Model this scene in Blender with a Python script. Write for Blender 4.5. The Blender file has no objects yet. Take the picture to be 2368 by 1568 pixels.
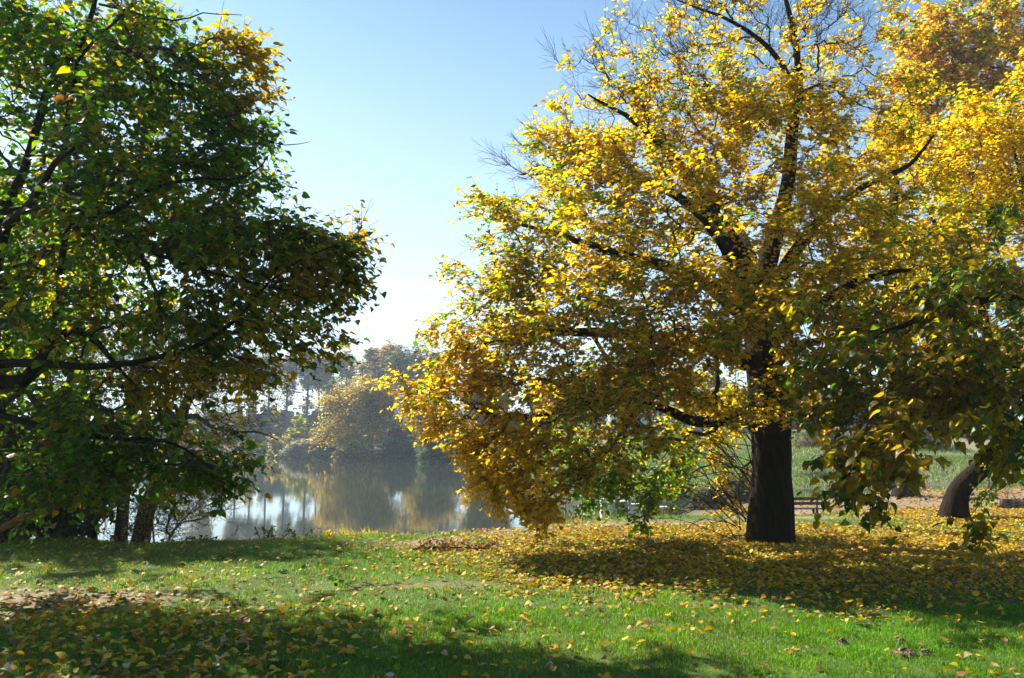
import bpy, math, random
import numpy as np
from mathutils import Vector, Matrix, Quaternion

R = math.radians
SC = bpy.context.scene
COL = SC.collection
rng = np.random.default_rng(7)
random.seed(7)

# ------------------------------------------------------------------ camera
F_PX = 1841.0            # focal length in pixels of a 2367 px wide picture
PITCH = math.atan((1015 - 784) / F_PX)
EYE = 1.65
cam_d = bpy.data.cameras.new("camera")
cam = bpy.data.objects.new("camera", cam_d)
COL.objects.link(cam)
cam_d.sensor_width = 36.0
cam_d.lens = 28.0
cam_d.clip_start = 0.05
cam_d.clip_end = 3000
cam.location = (0, 0, EYE)
cam.rotation_euler = (math.pi / 2 + PITCH, 0, 0)
SC.camera = cam

# ------------------------------------------------------------------ sky, sun, exposure
SUN_EL, SUN_AZ = R(42), R(-52)      # azimuth clockwise from +Y: the sun is ahead, to the left
w = bpy.data.worlds.new("World")
SC.world = w
w.use_nodes = True
nt = w.node_tree
nt.nodes.clear()
sky = nt.nodes.new("ShaderNodeTexSky")
sky.sky_type = 'NISHITA'
sky.sun_disc = False
sky.sun_elevation = SUN_EL
sky.sun_rotation = SUN_AZ
sky.altitude = 100
sky.air_density = 1.0
sky.dust_density = 0.3
sky.ozone_density = 1.6
bg = nt.nodes.new("ShaderNodeBackground")
bg.inputs[1].default_value = 0.059
wo = nt.nodes.new("ShaderNodeOutputWorld")
# thin high cirrus streaks low over the pond
tc = nt.nodes.new("ShaderNodeTexCoord")
mp = nt.nodes.new("ShaderNodeMapping")
mp.inputs['Scale'].default_value = (2.2, 2.2, 26)
nz = nt.nodes.new("ShaderNodeTexNoise")
nz.inputs['Scale'].default_value = 1.7
nz.inputs['Detail'].default_value = 5
rp = nt.nodes.new("ShaderNodeValToRGB")
rp.color_ramp.elements[0].position = 0.55
rp.color_ramp.elements[0].color = (0, 0, 0, 1)
rp.color_ramp.elements[1].position = 0.8
rp.color_ramp.elements[1].color = (0.35, 0.35, 0.35, 1)
mx = nt.nodes.new("ShaderNodeMix")
mx.data_type = 'RGBA'
mx.inputs[7].default_value = (8.6, 9.6, 10.4, 1)
L = nt.links.new
L(tc.outputs['Generated'], mp.inputs[0]); L(mp.outputs[0], nz.inputs[0]); L(nz.outputs[0], rp.inputs[0])
sx = nt.nodes.new("ShaderNodeSeparateXYZ"); lo = nt.nodes.new("ShaderNodeMapRange")
lo.interpolation_type = 'SMOOTHSTEP'; lo.inputs[1].default_value = 0.68; lo.inputs[2].default_value = 0.04
vd = nt.nodes.new("ShaderNodeVectorMath"); vd.operation = 'DOT_PRODUCT'; vd.inputs[1].default_value = (math.sin(SUN_AZ), math.cos(SUN_AZ), 0)
side = nt.nodes.new("ShaderNodeMapRange"); side.inputs[1].default_value = -0.1; side.inputs[2].default_value = 0.8
l2 = nt.nodes.new("ShaderNodeMath"); l2.operation = 'MULTIPLY'
L(tc.outputs['Generated'], vd.inputs[0]); L(vd.outputs['Value'], side.inputs[0]); lo.inputs[3].default_value = 0.0; lo.inputs[4].default_value = 1.0
ml = nt.nodes.new("ShaderNodeMath"); ml.operation = 'MULTIPLY'
lc = nt.nodes.new("ShaderNodeMapRange"); lc.inputs[1].default_value = 0.24; lc.inputs[2].default_value = 0.10; L(sx.outputs[2], lc.inputs[0])
tint = nt.nodes.new("ShaderNodeMix"); tint.data_type = 'RGBA'; tint.blend_type = 'MULTIPLY'; tint.inputs[0].default_value = 1
tint.inputs[7].default_value = (0.93, 1.20, 1.22, 1)
L(tc.outputs['Generated'], sx.inputs[0]); L(sx.outputs[2], lo.inputs[0]); L(rp.outputs[0], ml.inputs[0]); L(lc.outputs[0], ml.inputs[1])
ad = nt.nodes.new("ShaderNodeMath"); ad.operation = 'MULTIPLY_ADD'; ad.inputs[1].default_value = 0.62
L(lo.outputs[0], l2.inputs[0]); L(side.outputs[0], l2.inputs[1]); L(l2.outputs[0], ad.inputs[0]); L(ml.outputs[0], ad.inputs[2]); L(ad.outputs[0], mx.inputs[0]); L(sky.outputs[0], tint.inputs[6]); L(tint.outputs[2], mx.inputs[6]); L(mx.outputs[2], bg.inputs[0]); L(bg.outputs[0], wo.inputs[0])

sun_d = bpy.data.lights.new("sun", 'SUN')
sun_d.energy = 5.0
sun_d.angle = R(0.53)
sun_d.color = (1.0, 0.95, 0.86)
sun = bpy.data.objects.new("sun", sun_d)
COL.objects.link(sun)
to_sun = Vector((math.sin(SUN_AZ) * math.cos(SUN_EL), math.cos(SUN_AZ) * math.cos(SUN_EL), math.sin(SUN_EL)))
sun.rotation_euler = to_sun.to_track_quat('Z', 'Y').to_euler()
sun.location = (-20, 30, 40)

SC.view_settings.view_transform = 'Standard'
SC.view_settings.look = 'None'
SC.view_settings.gamma = 1
SC.view_settings.exposure = 1.42
cy = SC.cycles
cy.max_bounces = 10
cy.diffuse_bounces = 5
cy.glossy_bounces = 3
cy.transmission_bounces = 8
cy.transparent_max_bounces = 6
cy.volume_bounces = 1
cy.caustics_reflective = False
cy.caustics_refractive = False
cy.sample_clamp_indirect = 6
SC.render.use_persistent_data = False

# ------------------------------------------------------------------ helpers
def P(px, py, d):
    """world point on the ray through a picture point at distance d (world y)"""
    a = (px - 1183.5) / F_PX
    b = -(py - 784) / F_PX
    v = Vector((a, math.cos(PITCH) - b * math.sin(PITCH), math.sin(PITCH) + b * math.cos(PITCH)))
    t = d / v.y
    return np.array((v.x * t, d, EYE + v.z * t))

def tag(o, label=None, cat=None, group=None, kind=None):
    if label: o['label'] = label
    if cat: o['category'] = cat
    if group: o['group'] = group
    if kind: o['kind'] = kind
    return o

def empty(name, loc, rz=0):
    o = bpy.data.objects.new(name, None)
    o.empty_display_size = 0.2
    o.location = loc
    o.rotation_euler = (0, 0, rz)
    COL.objects.link(o)
    return o

def mesh_obj(name, verts, faces, mat, parent=None, colors=None, smooth=False):
    """faces: list of lists or (n,k) int array (or list of such arrays)"""
    verts = np.asarray(verts, dtype=np.float32).reshape(-1, 3)
    if parent is not None:
        m = parent
        off = Vector((0, 0, 0)); 
        # parents are unrotated or carry local geometry; world geometry is shifted to the parent
        if m.get('_world', 0):
            verts = verts - np.array(m.location, dtype=np.float32)
            if m.parent is not None:
                verts = verts - np.array(m.parent.location, dtype=np.float32)
    me = bpy.data.meshes.new(name)
    if isinstance(faces, np.ndarray): faces = [faces]
    if len(faces) and isinstance(faces[0], np.ndarray):
        loops = np.concatenate([f.ravel() for f in faces]).astype(np.int32)
        tot = np.concatenate([np.full(len(f), f.shape[1]) for f in faces]).astype(np.int32)
    else:
        loops = np.array([i for f in faces for i in f], dtype=np.int32)
        tot = np.array([len(f) for f in faces], dtype=np.int32)
    start = np.concatenate([[0], np.cumsum(tot)[:-1]]).astype(np.int32)
    me.vertices.add(len(verts)); me.vertices.foreach_set('co', verts.ravel())
    me.loops.add(len(loops)); me.loops.foreach_set('vertex_index', loops)
    me.polygons.add(len(tot)); me.polygons.foreach_set('loop_start', start)
    me.polygons.foreach_set('loop_total', tot)
    if smooth: me.polygons.foreach_set('use_smooth', np.ones(len(tot), dtype=bool))
    me.update(calc_edges=True)
    if colors is not None:
        ca = me.color_attributes.new('Col', 'FLOAT_COLOR', 'POINT')
        c = np.ones((len(verts), 4), dtype=np.float32); c[:, :3] = colors
        ca.data.foreach_set('color', c.ravel())
    me.materials.append(mat)
    o = bpy.data.objects.new(name, me)
    COL.objects.link(o)
    if parent is not None: o.parent = parent
    return o

class MB:
    """collects simple solids, builds ONE mesh object"""
    def __init__(s): s.v = []; s.f = []
    def add(s, v, f):
        n = len(s.v); s.v += [tuple(p) for p in v]; s.f += [[i + n for i in q] for q in f]
    def box(s, c, size, rz=0, rx=0, jit=0):
        M = Matrix.Rotation(rz, 3, 'Z') @ Matrix.Rotation(rx, 3, 'X')
        v = []
        b = 0.06 * min(size)
        # box with small bevelled long edges
        for z in (-1, 1):
            for x, y in ((-1, -1), (1, -1), (1, 1), (-1, 1)):
                p = Vector((x * size[0] / 2, y * size[1] / 2, z * size[2] / 2))
                v.append(M @ p + Vector(c) + Vector([random.uniform(-jit, jit) for _ in range(3)]))
        s.add(v, [[3, 2, 1, 0], [4, 5, 6, 7], [0, 1, 5, 4], [1, 2, 6, 5], [2, 3, 7, 6], [3, 0, 4, 7]])
    def tube(s, pts, r, n=8):
        pts = [Vector(p) for p in pts]
        rr = r if hasattr(r, '__len__') else [r] * len(pts)
        v = []; f = []
        for i, p in enumerate(pts):
            d = (pts[min(i + 1, len(pts) - 1)] - pts[max(i - 1, 0)]).normalized()
            a = d.orthogonal().normalized() if i == 0 else (a - d * a.dot(d)).normalized()
            b = d.cross(a)
            for k in range(n):
                t = 2 * math.pi * k / n
                v.append(p + (a * math.cos(t) + b * math.sin(t)) * rr[i])
            if i:
                for k in range(n):
                    f.append([(i - 1) * n + k, (i - 1) * n + (k + 1) % n, i * n + (k + 1) % n, i * n + k])
        f.append(list(range(n))[::-1]); f.append([len(v) - n + k for k in range(n)])
        s.add(v, f)
    def build(s, name, mat, parent=None, smooth=False, bevel=0):
        o = mesh_obj(name, s.v, s.f, mat, parent, smooth=smooth)
        if bevel:
            m = o.modifiers.new('bevel', 'BEVEL'); m.width = bevel; m.segments = 2; m.limit_method = 'ANGLE'
        return o

def smooth01(t):
    t = np.clip(t, 0, 1)
    return t * t * (3 - 2 * t)

_ph = np.random.default_rng(3).uniform(0, 6.283, (64, 3))
def wave(x, y, s, k=0, n=7):
    """cheap smooth pseudo noise in -1..1, feature size about s"""
    o = 0
    for i in range(n):
        a = _ph[(k + i) % 64]
        f = (0.7 + 0.13 * i) * 6.283 / s / 1.6
        o = o + np.sin((x * math.cos(a[0]) + y * math.sin(a[0])) * f + a[1]
                       + 1.3 * np.sin((x * math.sin(a[2]) - y * math.cos(a[2])) * f * 0.6 + a[0]))
    return o / n * 1.5

# ------------------------------------------------------------------ materials
def new_mat(name):
    m = bpy.data.materials.new(name); m.use_nodes = True
    m.node_tree.nodes.clear()
    return m, m.node_tree, m.node_tree.nodes, m.node_tree.links.new

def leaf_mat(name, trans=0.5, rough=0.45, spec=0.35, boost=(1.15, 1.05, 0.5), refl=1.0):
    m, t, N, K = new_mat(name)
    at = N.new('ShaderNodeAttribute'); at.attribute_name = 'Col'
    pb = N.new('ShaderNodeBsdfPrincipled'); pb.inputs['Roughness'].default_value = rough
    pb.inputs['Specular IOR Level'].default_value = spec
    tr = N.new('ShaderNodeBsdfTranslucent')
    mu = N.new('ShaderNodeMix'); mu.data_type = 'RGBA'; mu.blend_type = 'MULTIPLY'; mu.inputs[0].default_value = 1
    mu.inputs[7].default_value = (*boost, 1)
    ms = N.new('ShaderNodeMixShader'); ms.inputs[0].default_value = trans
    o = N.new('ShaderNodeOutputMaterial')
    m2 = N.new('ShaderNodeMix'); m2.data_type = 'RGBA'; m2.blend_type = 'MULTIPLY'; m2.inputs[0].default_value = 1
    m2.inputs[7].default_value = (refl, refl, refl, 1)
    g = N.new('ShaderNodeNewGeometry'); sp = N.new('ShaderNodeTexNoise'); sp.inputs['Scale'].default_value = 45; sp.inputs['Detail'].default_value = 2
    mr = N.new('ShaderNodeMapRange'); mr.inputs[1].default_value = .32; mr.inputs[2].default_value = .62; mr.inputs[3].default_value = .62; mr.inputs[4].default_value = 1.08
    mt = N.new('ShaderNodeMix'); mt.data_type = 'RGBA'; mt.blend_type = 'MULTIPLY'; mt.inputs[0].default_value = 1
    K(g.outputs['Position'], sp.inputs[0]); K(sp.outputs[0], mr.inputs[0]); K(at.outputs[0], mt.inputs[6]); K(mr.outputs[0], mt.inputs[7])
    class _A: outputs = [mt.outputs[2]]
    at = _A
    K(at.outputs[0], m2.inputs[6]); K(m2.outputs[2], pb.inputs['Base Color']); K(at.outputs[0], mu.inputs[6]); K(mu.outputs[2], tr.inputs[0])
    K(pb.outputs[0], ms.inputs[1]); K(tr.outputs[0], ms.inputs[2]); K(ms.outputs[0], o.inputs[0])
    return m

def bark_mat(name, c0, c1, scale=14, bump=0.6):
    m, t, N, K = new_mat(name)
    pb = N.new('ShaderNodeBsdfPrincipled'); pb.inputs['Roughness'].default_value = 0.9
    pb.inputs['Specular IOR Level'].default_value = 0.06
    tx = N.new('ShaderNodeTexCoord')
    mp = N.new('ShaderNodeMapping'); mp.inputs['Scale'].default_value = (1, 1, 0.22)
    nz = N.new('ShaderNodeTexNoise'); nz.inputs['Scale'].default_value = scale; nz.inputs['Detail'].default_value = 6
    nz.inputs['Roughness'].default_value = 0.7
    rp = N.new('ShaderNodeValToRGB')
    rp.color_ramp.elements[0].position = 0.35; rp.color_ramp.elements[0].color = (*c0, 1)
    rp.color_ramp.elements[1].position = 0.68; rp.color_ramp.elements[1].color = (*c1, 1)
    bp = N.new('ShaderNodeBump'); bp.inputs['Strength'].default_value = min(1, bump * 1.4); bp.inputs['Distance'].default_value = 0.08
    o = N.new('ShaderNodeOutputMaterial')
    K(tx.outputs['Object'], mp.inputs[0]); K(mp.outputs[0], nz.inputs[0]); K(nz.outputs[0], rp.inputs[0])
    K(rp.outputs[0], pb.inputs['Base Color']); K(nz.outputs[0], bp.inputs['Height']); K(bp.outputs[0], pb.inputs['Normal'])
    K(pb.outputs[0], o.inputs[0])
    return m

def plain_mat(name, c0, c1, scale=6, rough=0.85, bump=0.2, spec=0.3):
    m, t, N, K = new_mat(name)
    pb = N.new('ShaderNodeBsdfPrincipled'); pb.inputs['Roughness'].default_value = rough
    pb.inputs['Specular IOR Level'].default_value = spec
    tx = N.new('ShaderNodeTexCoord')
    nz = N.new('ShaderNodeTexNoise'); nz.inputs['Scale'].default_value = scale; nz.inputs['Detail'].default_value = 6
    rp = N.new('ShaderNodeValToRGB')
    rp.color_ramp.elements[0].position = 0.35; rp.color_ramp.elements[0].color = (*c0, 1)
    rp.color_ramp.elements[1].position = 0.65; rp.color_ramp.elements[1].color = (*c1, 1)
    bp = N.new('ShaderNodeBump'); bp.inputs['Strength'].default_value = bump; bp.inputs['Distance'].default_value = 0.02
    o = N.new('ShaderNodeOutputMaterial')
    K(tx.outputs['Object'], nz.inputs[0]); K(nz.outputs[0], rp.inputs[0])
    K(rp.outputs[0], pb.inputs['Base Color']); K(nz.outputs[0], bp.inputs['Height']); K(bp.outputs[0], pb.inputs['Normal'])
    K(pb.outputs[0], o.inputs[0])
    return m

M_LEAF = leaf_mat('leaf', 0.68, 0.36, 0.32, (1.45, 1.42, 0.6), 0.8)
M_SHADED_LEAF = leaf_mat('shade_leaf', 0.6, 0.36, 0.3, (1.12, 1.18, 0.45), 0.26)  # leaf copy with reflectance cut low, crown shade put into the colour
M_FALLEN = leaf_mat('fallen_leaf', 0.25, 0.6, 0.22, (1.1, 1.0, 0.5), 0.85)
M_FARLEAF = leaf_mat('distant_leaf', 0.55, 0.7, 0.15, (1.7, 1.6, 1.0), 1.15)
M_GRASS = leaf_mat('grass_blade', 0.5, 0.4, 0.3, (1.5, 1.6, 0.5), 1.05)
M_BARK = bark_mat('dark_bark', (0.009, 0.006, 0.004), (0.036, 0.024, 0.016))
M_TWIG = bark_mat('twig_bark', (0.035, 0.026, 0.02), (0.09, 0.065, 0.05), 20, 0.2)
M_WILLOW = bark_mat('willow_bark', (0.05, 0.042, 0.034), (0.16, 0.13, 0.10), 16, 0.7)
M_FARBARK = bark_mat('distant_bark', (0.05, 0.045, 0.04), (0.11, 0.10, 0.09), 2, 0.2)
M_DEADWOOD = bark_mat('reddish_deadwood', (0.10, 0.045, 0.022), (0.22, 0.11, 0.055), 12, 0.4)
M_STICK = bark_mat('pale_stick', (0.22, 0.18, 0.13), (0.42, 0.36, 0.28), 20, 0.3)

# ground: soil, moss and thatch under the grass
def ground_mat():
    m, t, N, K = new_mat('ground_soil')
    pb = N.new('ShaderNodeBsdfPrincipled'); pb.inputs['Roughness'].default_value = 0.95
    pb.inputs['Specular IOR Level'].default_value = 0.15
    at = N.new('ShaderNodeAttribute'); at.attribute_name = 'Col'
    tx = N.new('ShaderNodeNewGeometry')
    nz = N.new('ShaderNodeTexNoise'); nz.inputs['Scale'].default_value = 9; nz.inputs['Detail'].default_value = 8
    nz.inputs['Roughness'].default_value = 0.7
    mr = N.new('ShaderNodeMapRange'); mr.inputs[1].default_value = 0.3; mr.inputs[2].default_value = 0.7
    mr.inputs[3].default_value = 0.6; mr.inputs[4].default_value = 1.35
    mu = N.new('ShaderNodeMix'); mu.data_type = 'RGBA'; mu.blend_type = 'MULTIPLY'; mu.inputs[0].default_value = 1
    bp = N.new('ShaderNodeBump'); bp.inputs['Strength'].default_value = 0.7; bp.inputs['Distance'].default_value = 0.03
    o = N.new('ShaderNodeOutputMaterial')
    K(tx.outputs['Position'], nz.inputs[0]); K(nz.outputs[0], mr.inputs[0]); K(at.outputs[0], mu.inputs[6]); K(mr.outputs[0], mu.inputs[7])
    K(mu.outputs[2], pb.inputs['Base Color']); K(nz.outputs[0], bp.inputs['Height']); K(bp.outputs[0], pb.inputs['Normal'])
    K(pb.outputs[0], o.inputs[0])
    return m
M_GROUND = ground_mat()

def water_mat():
    m, t, N, K = new_mat('pond_water')
    pb = N.new('ShaderNodeBsdfPrincipled')
    pb.inputs['Base Color'].default_value = (0.035, 0.042, 0.032, 1)
    pb.inputs['Roughness'].default_value = 0.035
    pb.inputs['IOR'].default_value = 1.333
    pb.inputs['Specular IOR Level'].default_value = 0.75
    g = N.new('ShaderNodeNewGeometry')
    mp = N.new('ShaderNodeMapping'); mp.inputs['Scale'].default_value = (0.6, 1.0, 1)
    n1 = N.new('ShaderNodeTexNoise'); n1.inputs['Scale'].default_value = 1.6; n1.inputs['Detail'].default_value = 4
    bp = N.new('ShaderNodeBump'); bp.inputs['Strength'].default_value = 0.06; bp.inputs['Distance'].default_value = 0.03
    o = N.new('ShaderNodeOutputMaterial')
    K(g.outputs['Position'], mp.inputs[0]); K(mp.outputs[0], n1.inputs[0]); K(n1.outputs[0], bp.inputs['Height'])
    K(bp.outputs[0], pb.inputs['Normal']); K(pb.outputs[0], o.inputs[0])
    return m

# ------------------------------------------------------------------ terrain
WATER_Z = -1.6
SHORE = np.array([(-160, 50), (-60, 22), (-25, 16.6), (-8.3, 15.7), (-5.5, 15.9), (-3, 16.3), (-1.4, 17.0), (.2, 18.8),
                  (2.2, 20.5), (3.4, 24), (4.6, 30), (8, 37), (14, 44), (30, 50), (120, 55), (120, 62), (30, 57), (14, 51),
                  (6, 43), (1.6, 42), (2.4, 60), (5, 92), (-2, 103), (-11, 109), (-21, 122), (-33, 139), (-55, 162),
                  (-100, 178), (-160, 165)], float)

def shore_dist(x, y):
    """signed distance to the water's edge, positive on land"""
    best = np.full(x.shape, 1e9); inside = np.zeros(x.shape, bool)
    n = len(SHORE)
    for i in range(n):
        a = SHORE[i]; b = SHORE[(i + 1) % n]
        ab = b - a
        t = np.clip(((x - a[0]) * ab[0] + (y - a[1]) * ab[1]) / (ab @ ab), 0, 1)
        d = np.hypot(x - a[0] - t * ab[0], y - a[1] - t * ab[1])
        best = np.minimum(best, d)
        if a[1] != b[1]:
            c = ((a[1] > y) != (b[1] > y)) & (x < ab[0] * (y - a[1]) / ab[1] + a[0])
            inside ^= c
    return np.where(inside, -best, best)

def G(x, y):
    """ground height"""
    x = np.asarray(x, float); y = np.asarray(y, float)
    d = shore_dist(x, y) + 0.25 * wave(x, y, 3.0, 5)
    near = -0.85 * smooth01((y - 17.5) / 12) * smooth01((x - 2) / 6) + 0.035 * wave(x, y, 2.2, 1) + 0.012 * wave(x, y, 0.5, 11)
    near = near - .62 * np.exp(-((x - 11.3) ** 2 + (y - 32) ** 2) / 22)
    wN = 2.6 + 4.5 * smooth01((x - 2) / 8)
    far_side = smooth01((y - 45) / 6) * np.ones_like(x)
    east = smooth01((x + 4) / 8)
    farz_e = -0.75 + 0.035 * np.clip(y - 58, 0, 22) + 0.11 * np.clip(y - 80, 0, 26)
    farz_w = -0.7 + 0.02 * np.clip(y - 100, 0, 100)
    far = farz_e * east + farz_w * (1 - east) + 0.12 * wave(x, y, 9, 21)
    land = near * (1 - far_side) + far * far_side
    W = wN * (1 - far_side) + 9 * far_side
    z = WATER_Z + (land - WATER_Z) * smooth01(d / W)
    return np.where(d < 0, WATER_Z - 0.9 * smooth01(-d / 4), z)

def Gz(x, y): return float(G(np.array([x]), np.array([y]))[0])

PATH = np.array([(-1.9, 12.7), (.13, 14.7), (1.9, 15.8), (4.6, 16.8), (8, 17.6), (16, 18.5)])
def dirt(x, y):
    """bare soil 0..1"""
    b = np.full(np.shape(x), 1e9)
    for i in range(len(PATH) - 1):
        a, c = PATH[i], PATH[i + 1]; ab = c - a
        t = np.clip(((x - a[0]) * ab[0] + (y - a[1]) * ab[1]) / (ab @ ab), 0, 1)
        b = np.minimum(b, np.hypot(x - a[0] - t * ab[0], y - a[1] - t * ab[1]))
    p = np.clip(0.85 - b / 0.8 + 0.6 * wave(x, y, 1.0, 30), 0, 1)
    q = np.clip(1.6 - np.hypot((x + 4.9) / 1.5, (y - 8.4) / 0.75) * 1.3 + 0.45 * wave(x, y, 0.9, 35), 0, 1)
    s = np.clip(1.0 - np.hypot((x + 0.6) / 2.6, (y - 9.3) / 0.35) + 0.4 * wave(x, y, 0.8, 38), 0, 1) * 0.6
    r = np.clip(0.25 + wave(x, y, 2.6, 42) - 1.05, 0, 1) * 0.9
    f = smooth01((y - 18) / 4) * smooth01((x - 3) / 4) * 0.75
    return np.clip(np.maximum.reduce([p, q, s, r, f]), 0, 1)

def nonuni(a, b, lo, hi, fine, grow=1.13, cap=14):
    v = list(np.arange(lo, hi + 1e-6, fine)); s = fine
    while v[-1] < b: s = min(s * grow, cap); v.append(v[-1] + s)
    s = fine
    while v[0] > a: s = min(s * grow, cap); v.insert(0, v[0] - s)
    return np.array(v)
gx = nonuni(-560, 560, -12, 15, 0.15); gy = nonuni(-300, 620, 3, 27, 0.13)
X, Y = np.meshgrid(gx, gy)
Z = G(X, Y)
nx, ny = len(gx), len(gy)
D = dirt(X, Y); SD = shore_dist(X, Y)
green = np.array((0.05, 0.105, 0.012)); soil = np.array((0.22, 0.165, 0.105)); mud = np.array((0.09, 0.075, 0.05)); thatch = np.array((0.12, 0.105, 0.045))
dry = np.clip(0.5 + 0.5 * wave(X, Y, 4, 50), 0, 1)[..., None]
base = green * (1 - 0.6 * dry) + thatch * 0.6 * dry
redf = (smooth01((Y - 20) / 8) * smooth01((X - 5) / 4) * (1 - smooth01((Y - 42) / 6)))[..., None]
base = base * (1 - redf) + np.array((0.24, 0.15, 0.075)) * redf
farg = smooth01((Y - 44) / 8)[..., None]
base = base * (1 - farg) + np.array((0.075, 0.13, 0.035)) * farg
fw = (smooth01((Y - 92) / 12) * smooth01((8 - X) / 8))[..., None]
base = base * (1 - fw) + np.array((0.05, 0.05, 0.028)) * fw
base = base * (1 - D[..., None]) + soil * D[..., None]
k = (1 - smooth01(SD / 1.4))[..., None]
base = base * (1 - k) + mud * k
idx = np.arange(nx * ny).reshape(ny, nx)
fc = np.stack([idx[:-1, :-1], idx[:-1, 1:], idx[1:, 1:], idx[1:, :-1]], -1).reshape(-1, 4)
ground = mesh_obj('ground', np.stack([X, Y, Z], -1).reshape(-1, 3), fc, M_GROUND, colors=base.reshape(-1, 3), smooth=True)
tag(ground, 'grassy park ground sloping down to the pond', 'ground', kind='structure')

wv = [(-170, 12, WATER_Z), (130, 12, WATER_Z), (130, 190, WATER_Z), (-170, 190, WATER_Z)]
water = mesh_obj('water', wv, [[0, 1, 2, 3]], water_mat())
tag(water, 'still grey pond water reflecting the far trees', 'water', kind='structure')

# ------------------------------------------------------------------ leaves
def unit(v): return v / np.maximum(np.linalg.norm(v, axis=-1, keepdims=True), 1e-9)

# outline of a broad heart-shaped leaf, length 1 (midrib points are the first four)
LEAF_V = np.array([(0, 0), (0, .38), (0, .72), (0, 1.08),
                   (-.30, -.06), (-.46, .22), (-.40, .55), (-.18, .86),
                   (.30, -.06), (.46, .22), (.40, .55), (.18, .86)])
LEAF_Q = np.array([(0, 1, 5, 4), (1, 2, 6, 5), (0, 8, 9, 1), (1, 9, 10, 2), (2, 3, 7, 6), (2, 10, 11, 3)])
NARROW_V = np.array([(0, 0), (0, .5), (0, 1), (-.11, .25), (-.1, .7), (.11, .25), (.1, .7)])
NARROW_Q = np.array([(0, 1, 4, 3), (0, 5, 6, 1)])
NARROW_T = np.array([(1, 2, 4), (1, 6, 2)])

def leaves(pos, dirs, norms, size, fold, curl, kind='heart'):
    """vectorised leaf meshes -> verts, faces list"""
    n = len(pos)
    t = unit(dirs); b = unit(np.cross(norms, t)); nn = np.cross(t, b)
    if kind == 'heart': V, FQ = LEAF_V, [LEAF_Q]
    elif kind == 'narrow': V, FQ = NARROW_V, [NARROW_Q, NARROW_T]
    else: V, FQ = np.array([(-.5, 0), (.5, .1), (.4, 1), (-.45, .9)]), [np.array([(0, 1, 2, 3)])]
    u = V[:, 0][None, :, None]; v = V[:, 1][None, :, None]
    s = size[:, None, None]
    side = 1.0 if kind != 'clump' else 0
    h = fold[:, None, None] * np.abs(u) * side + curl[:, None, None] * (v - .3) ** 2 * -1
    p = pos[:, None] + s * (u * b[:, None] + v * t[:, None] + h * nn[:, None])
    m = V.shape[0]
    off = (np.arange(n) * m)[:, None, None]
    fs = [(q[None] + off).reshape(-1, q.shape[1]) for q in FQ]
    return p.reshape(-1, 3), fs, m

def tubes(P0, P1, R0, R1, n=4):
    d = unit(P1 - P0)
    a = np.where(np.abs(d[:, 2:3]) < 0.9, np.array([[0, 0, 1.0]]), np.array([[1.0, 0, 0]]))
    a = unit(np.cross(d, a)); b = np.cross(d, a)
    t = np.arange(n) * 2 * math.pi / n
    ring = a[:, None] * np.cos(t)[None, :, None] + b[:, None] * np.sin(t)[None, :, None]
    v0 = P0[:, None] + ring * R0[:, None, None]; v1 = P1[:, None] + ring * R1[:, None, None]
    v = np.concatenate([v0, v1], 1)
    q = np.array([(k, (k + 1) % n, n + (k + 1) % n, n + k) for k in range(n)])
    f = (q[None] + (np.arange(len(P0)) * 2 * n)[:, None, None]).reshape(-1, 4)
    return v.reshape(-1, 3), f

def join(parts):
    vs, fs, n = [], [], 0
    for v, f in parts:
        vs.append(v); fs += [q + n for q in (f if isinstance(f, list) else [f])]; n += len(v)
    return np.concatenate(vs), fs

def spline(pts, rad, step=0.12):
    """Catmull-Rom through hand-placed limb points"""
    pts = np.array(pts, float); rad = np.array(rad, float)
    o, r = [], []
    n = len(pts)
    for i in range(n - 1):
        p0, p1, p2, p3 = pts[max(i - 1, 0)], pts[i], pts[i + 1], pts[min(i + 2, n - 1)]
        k = max(2, int(np.linalg.norm(p2 - p1) / step))
        for t in np.arange(k) / k:
            o.append(.5 * ((2 * p1) + (p2 - p0) * t + (2 * p0 - 5 * p1 + 4 * p2 - p3) * t * t + (-p0 + 3 * p1 - 3 * p2 + p3) * t ** 3))
            r.append(rad[i] * (1 - t) + rad[i + 1] * t)
    o.append(pts[-1]); r.append(rad[-1])
    return np.array(o), np.array(r)

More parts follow.
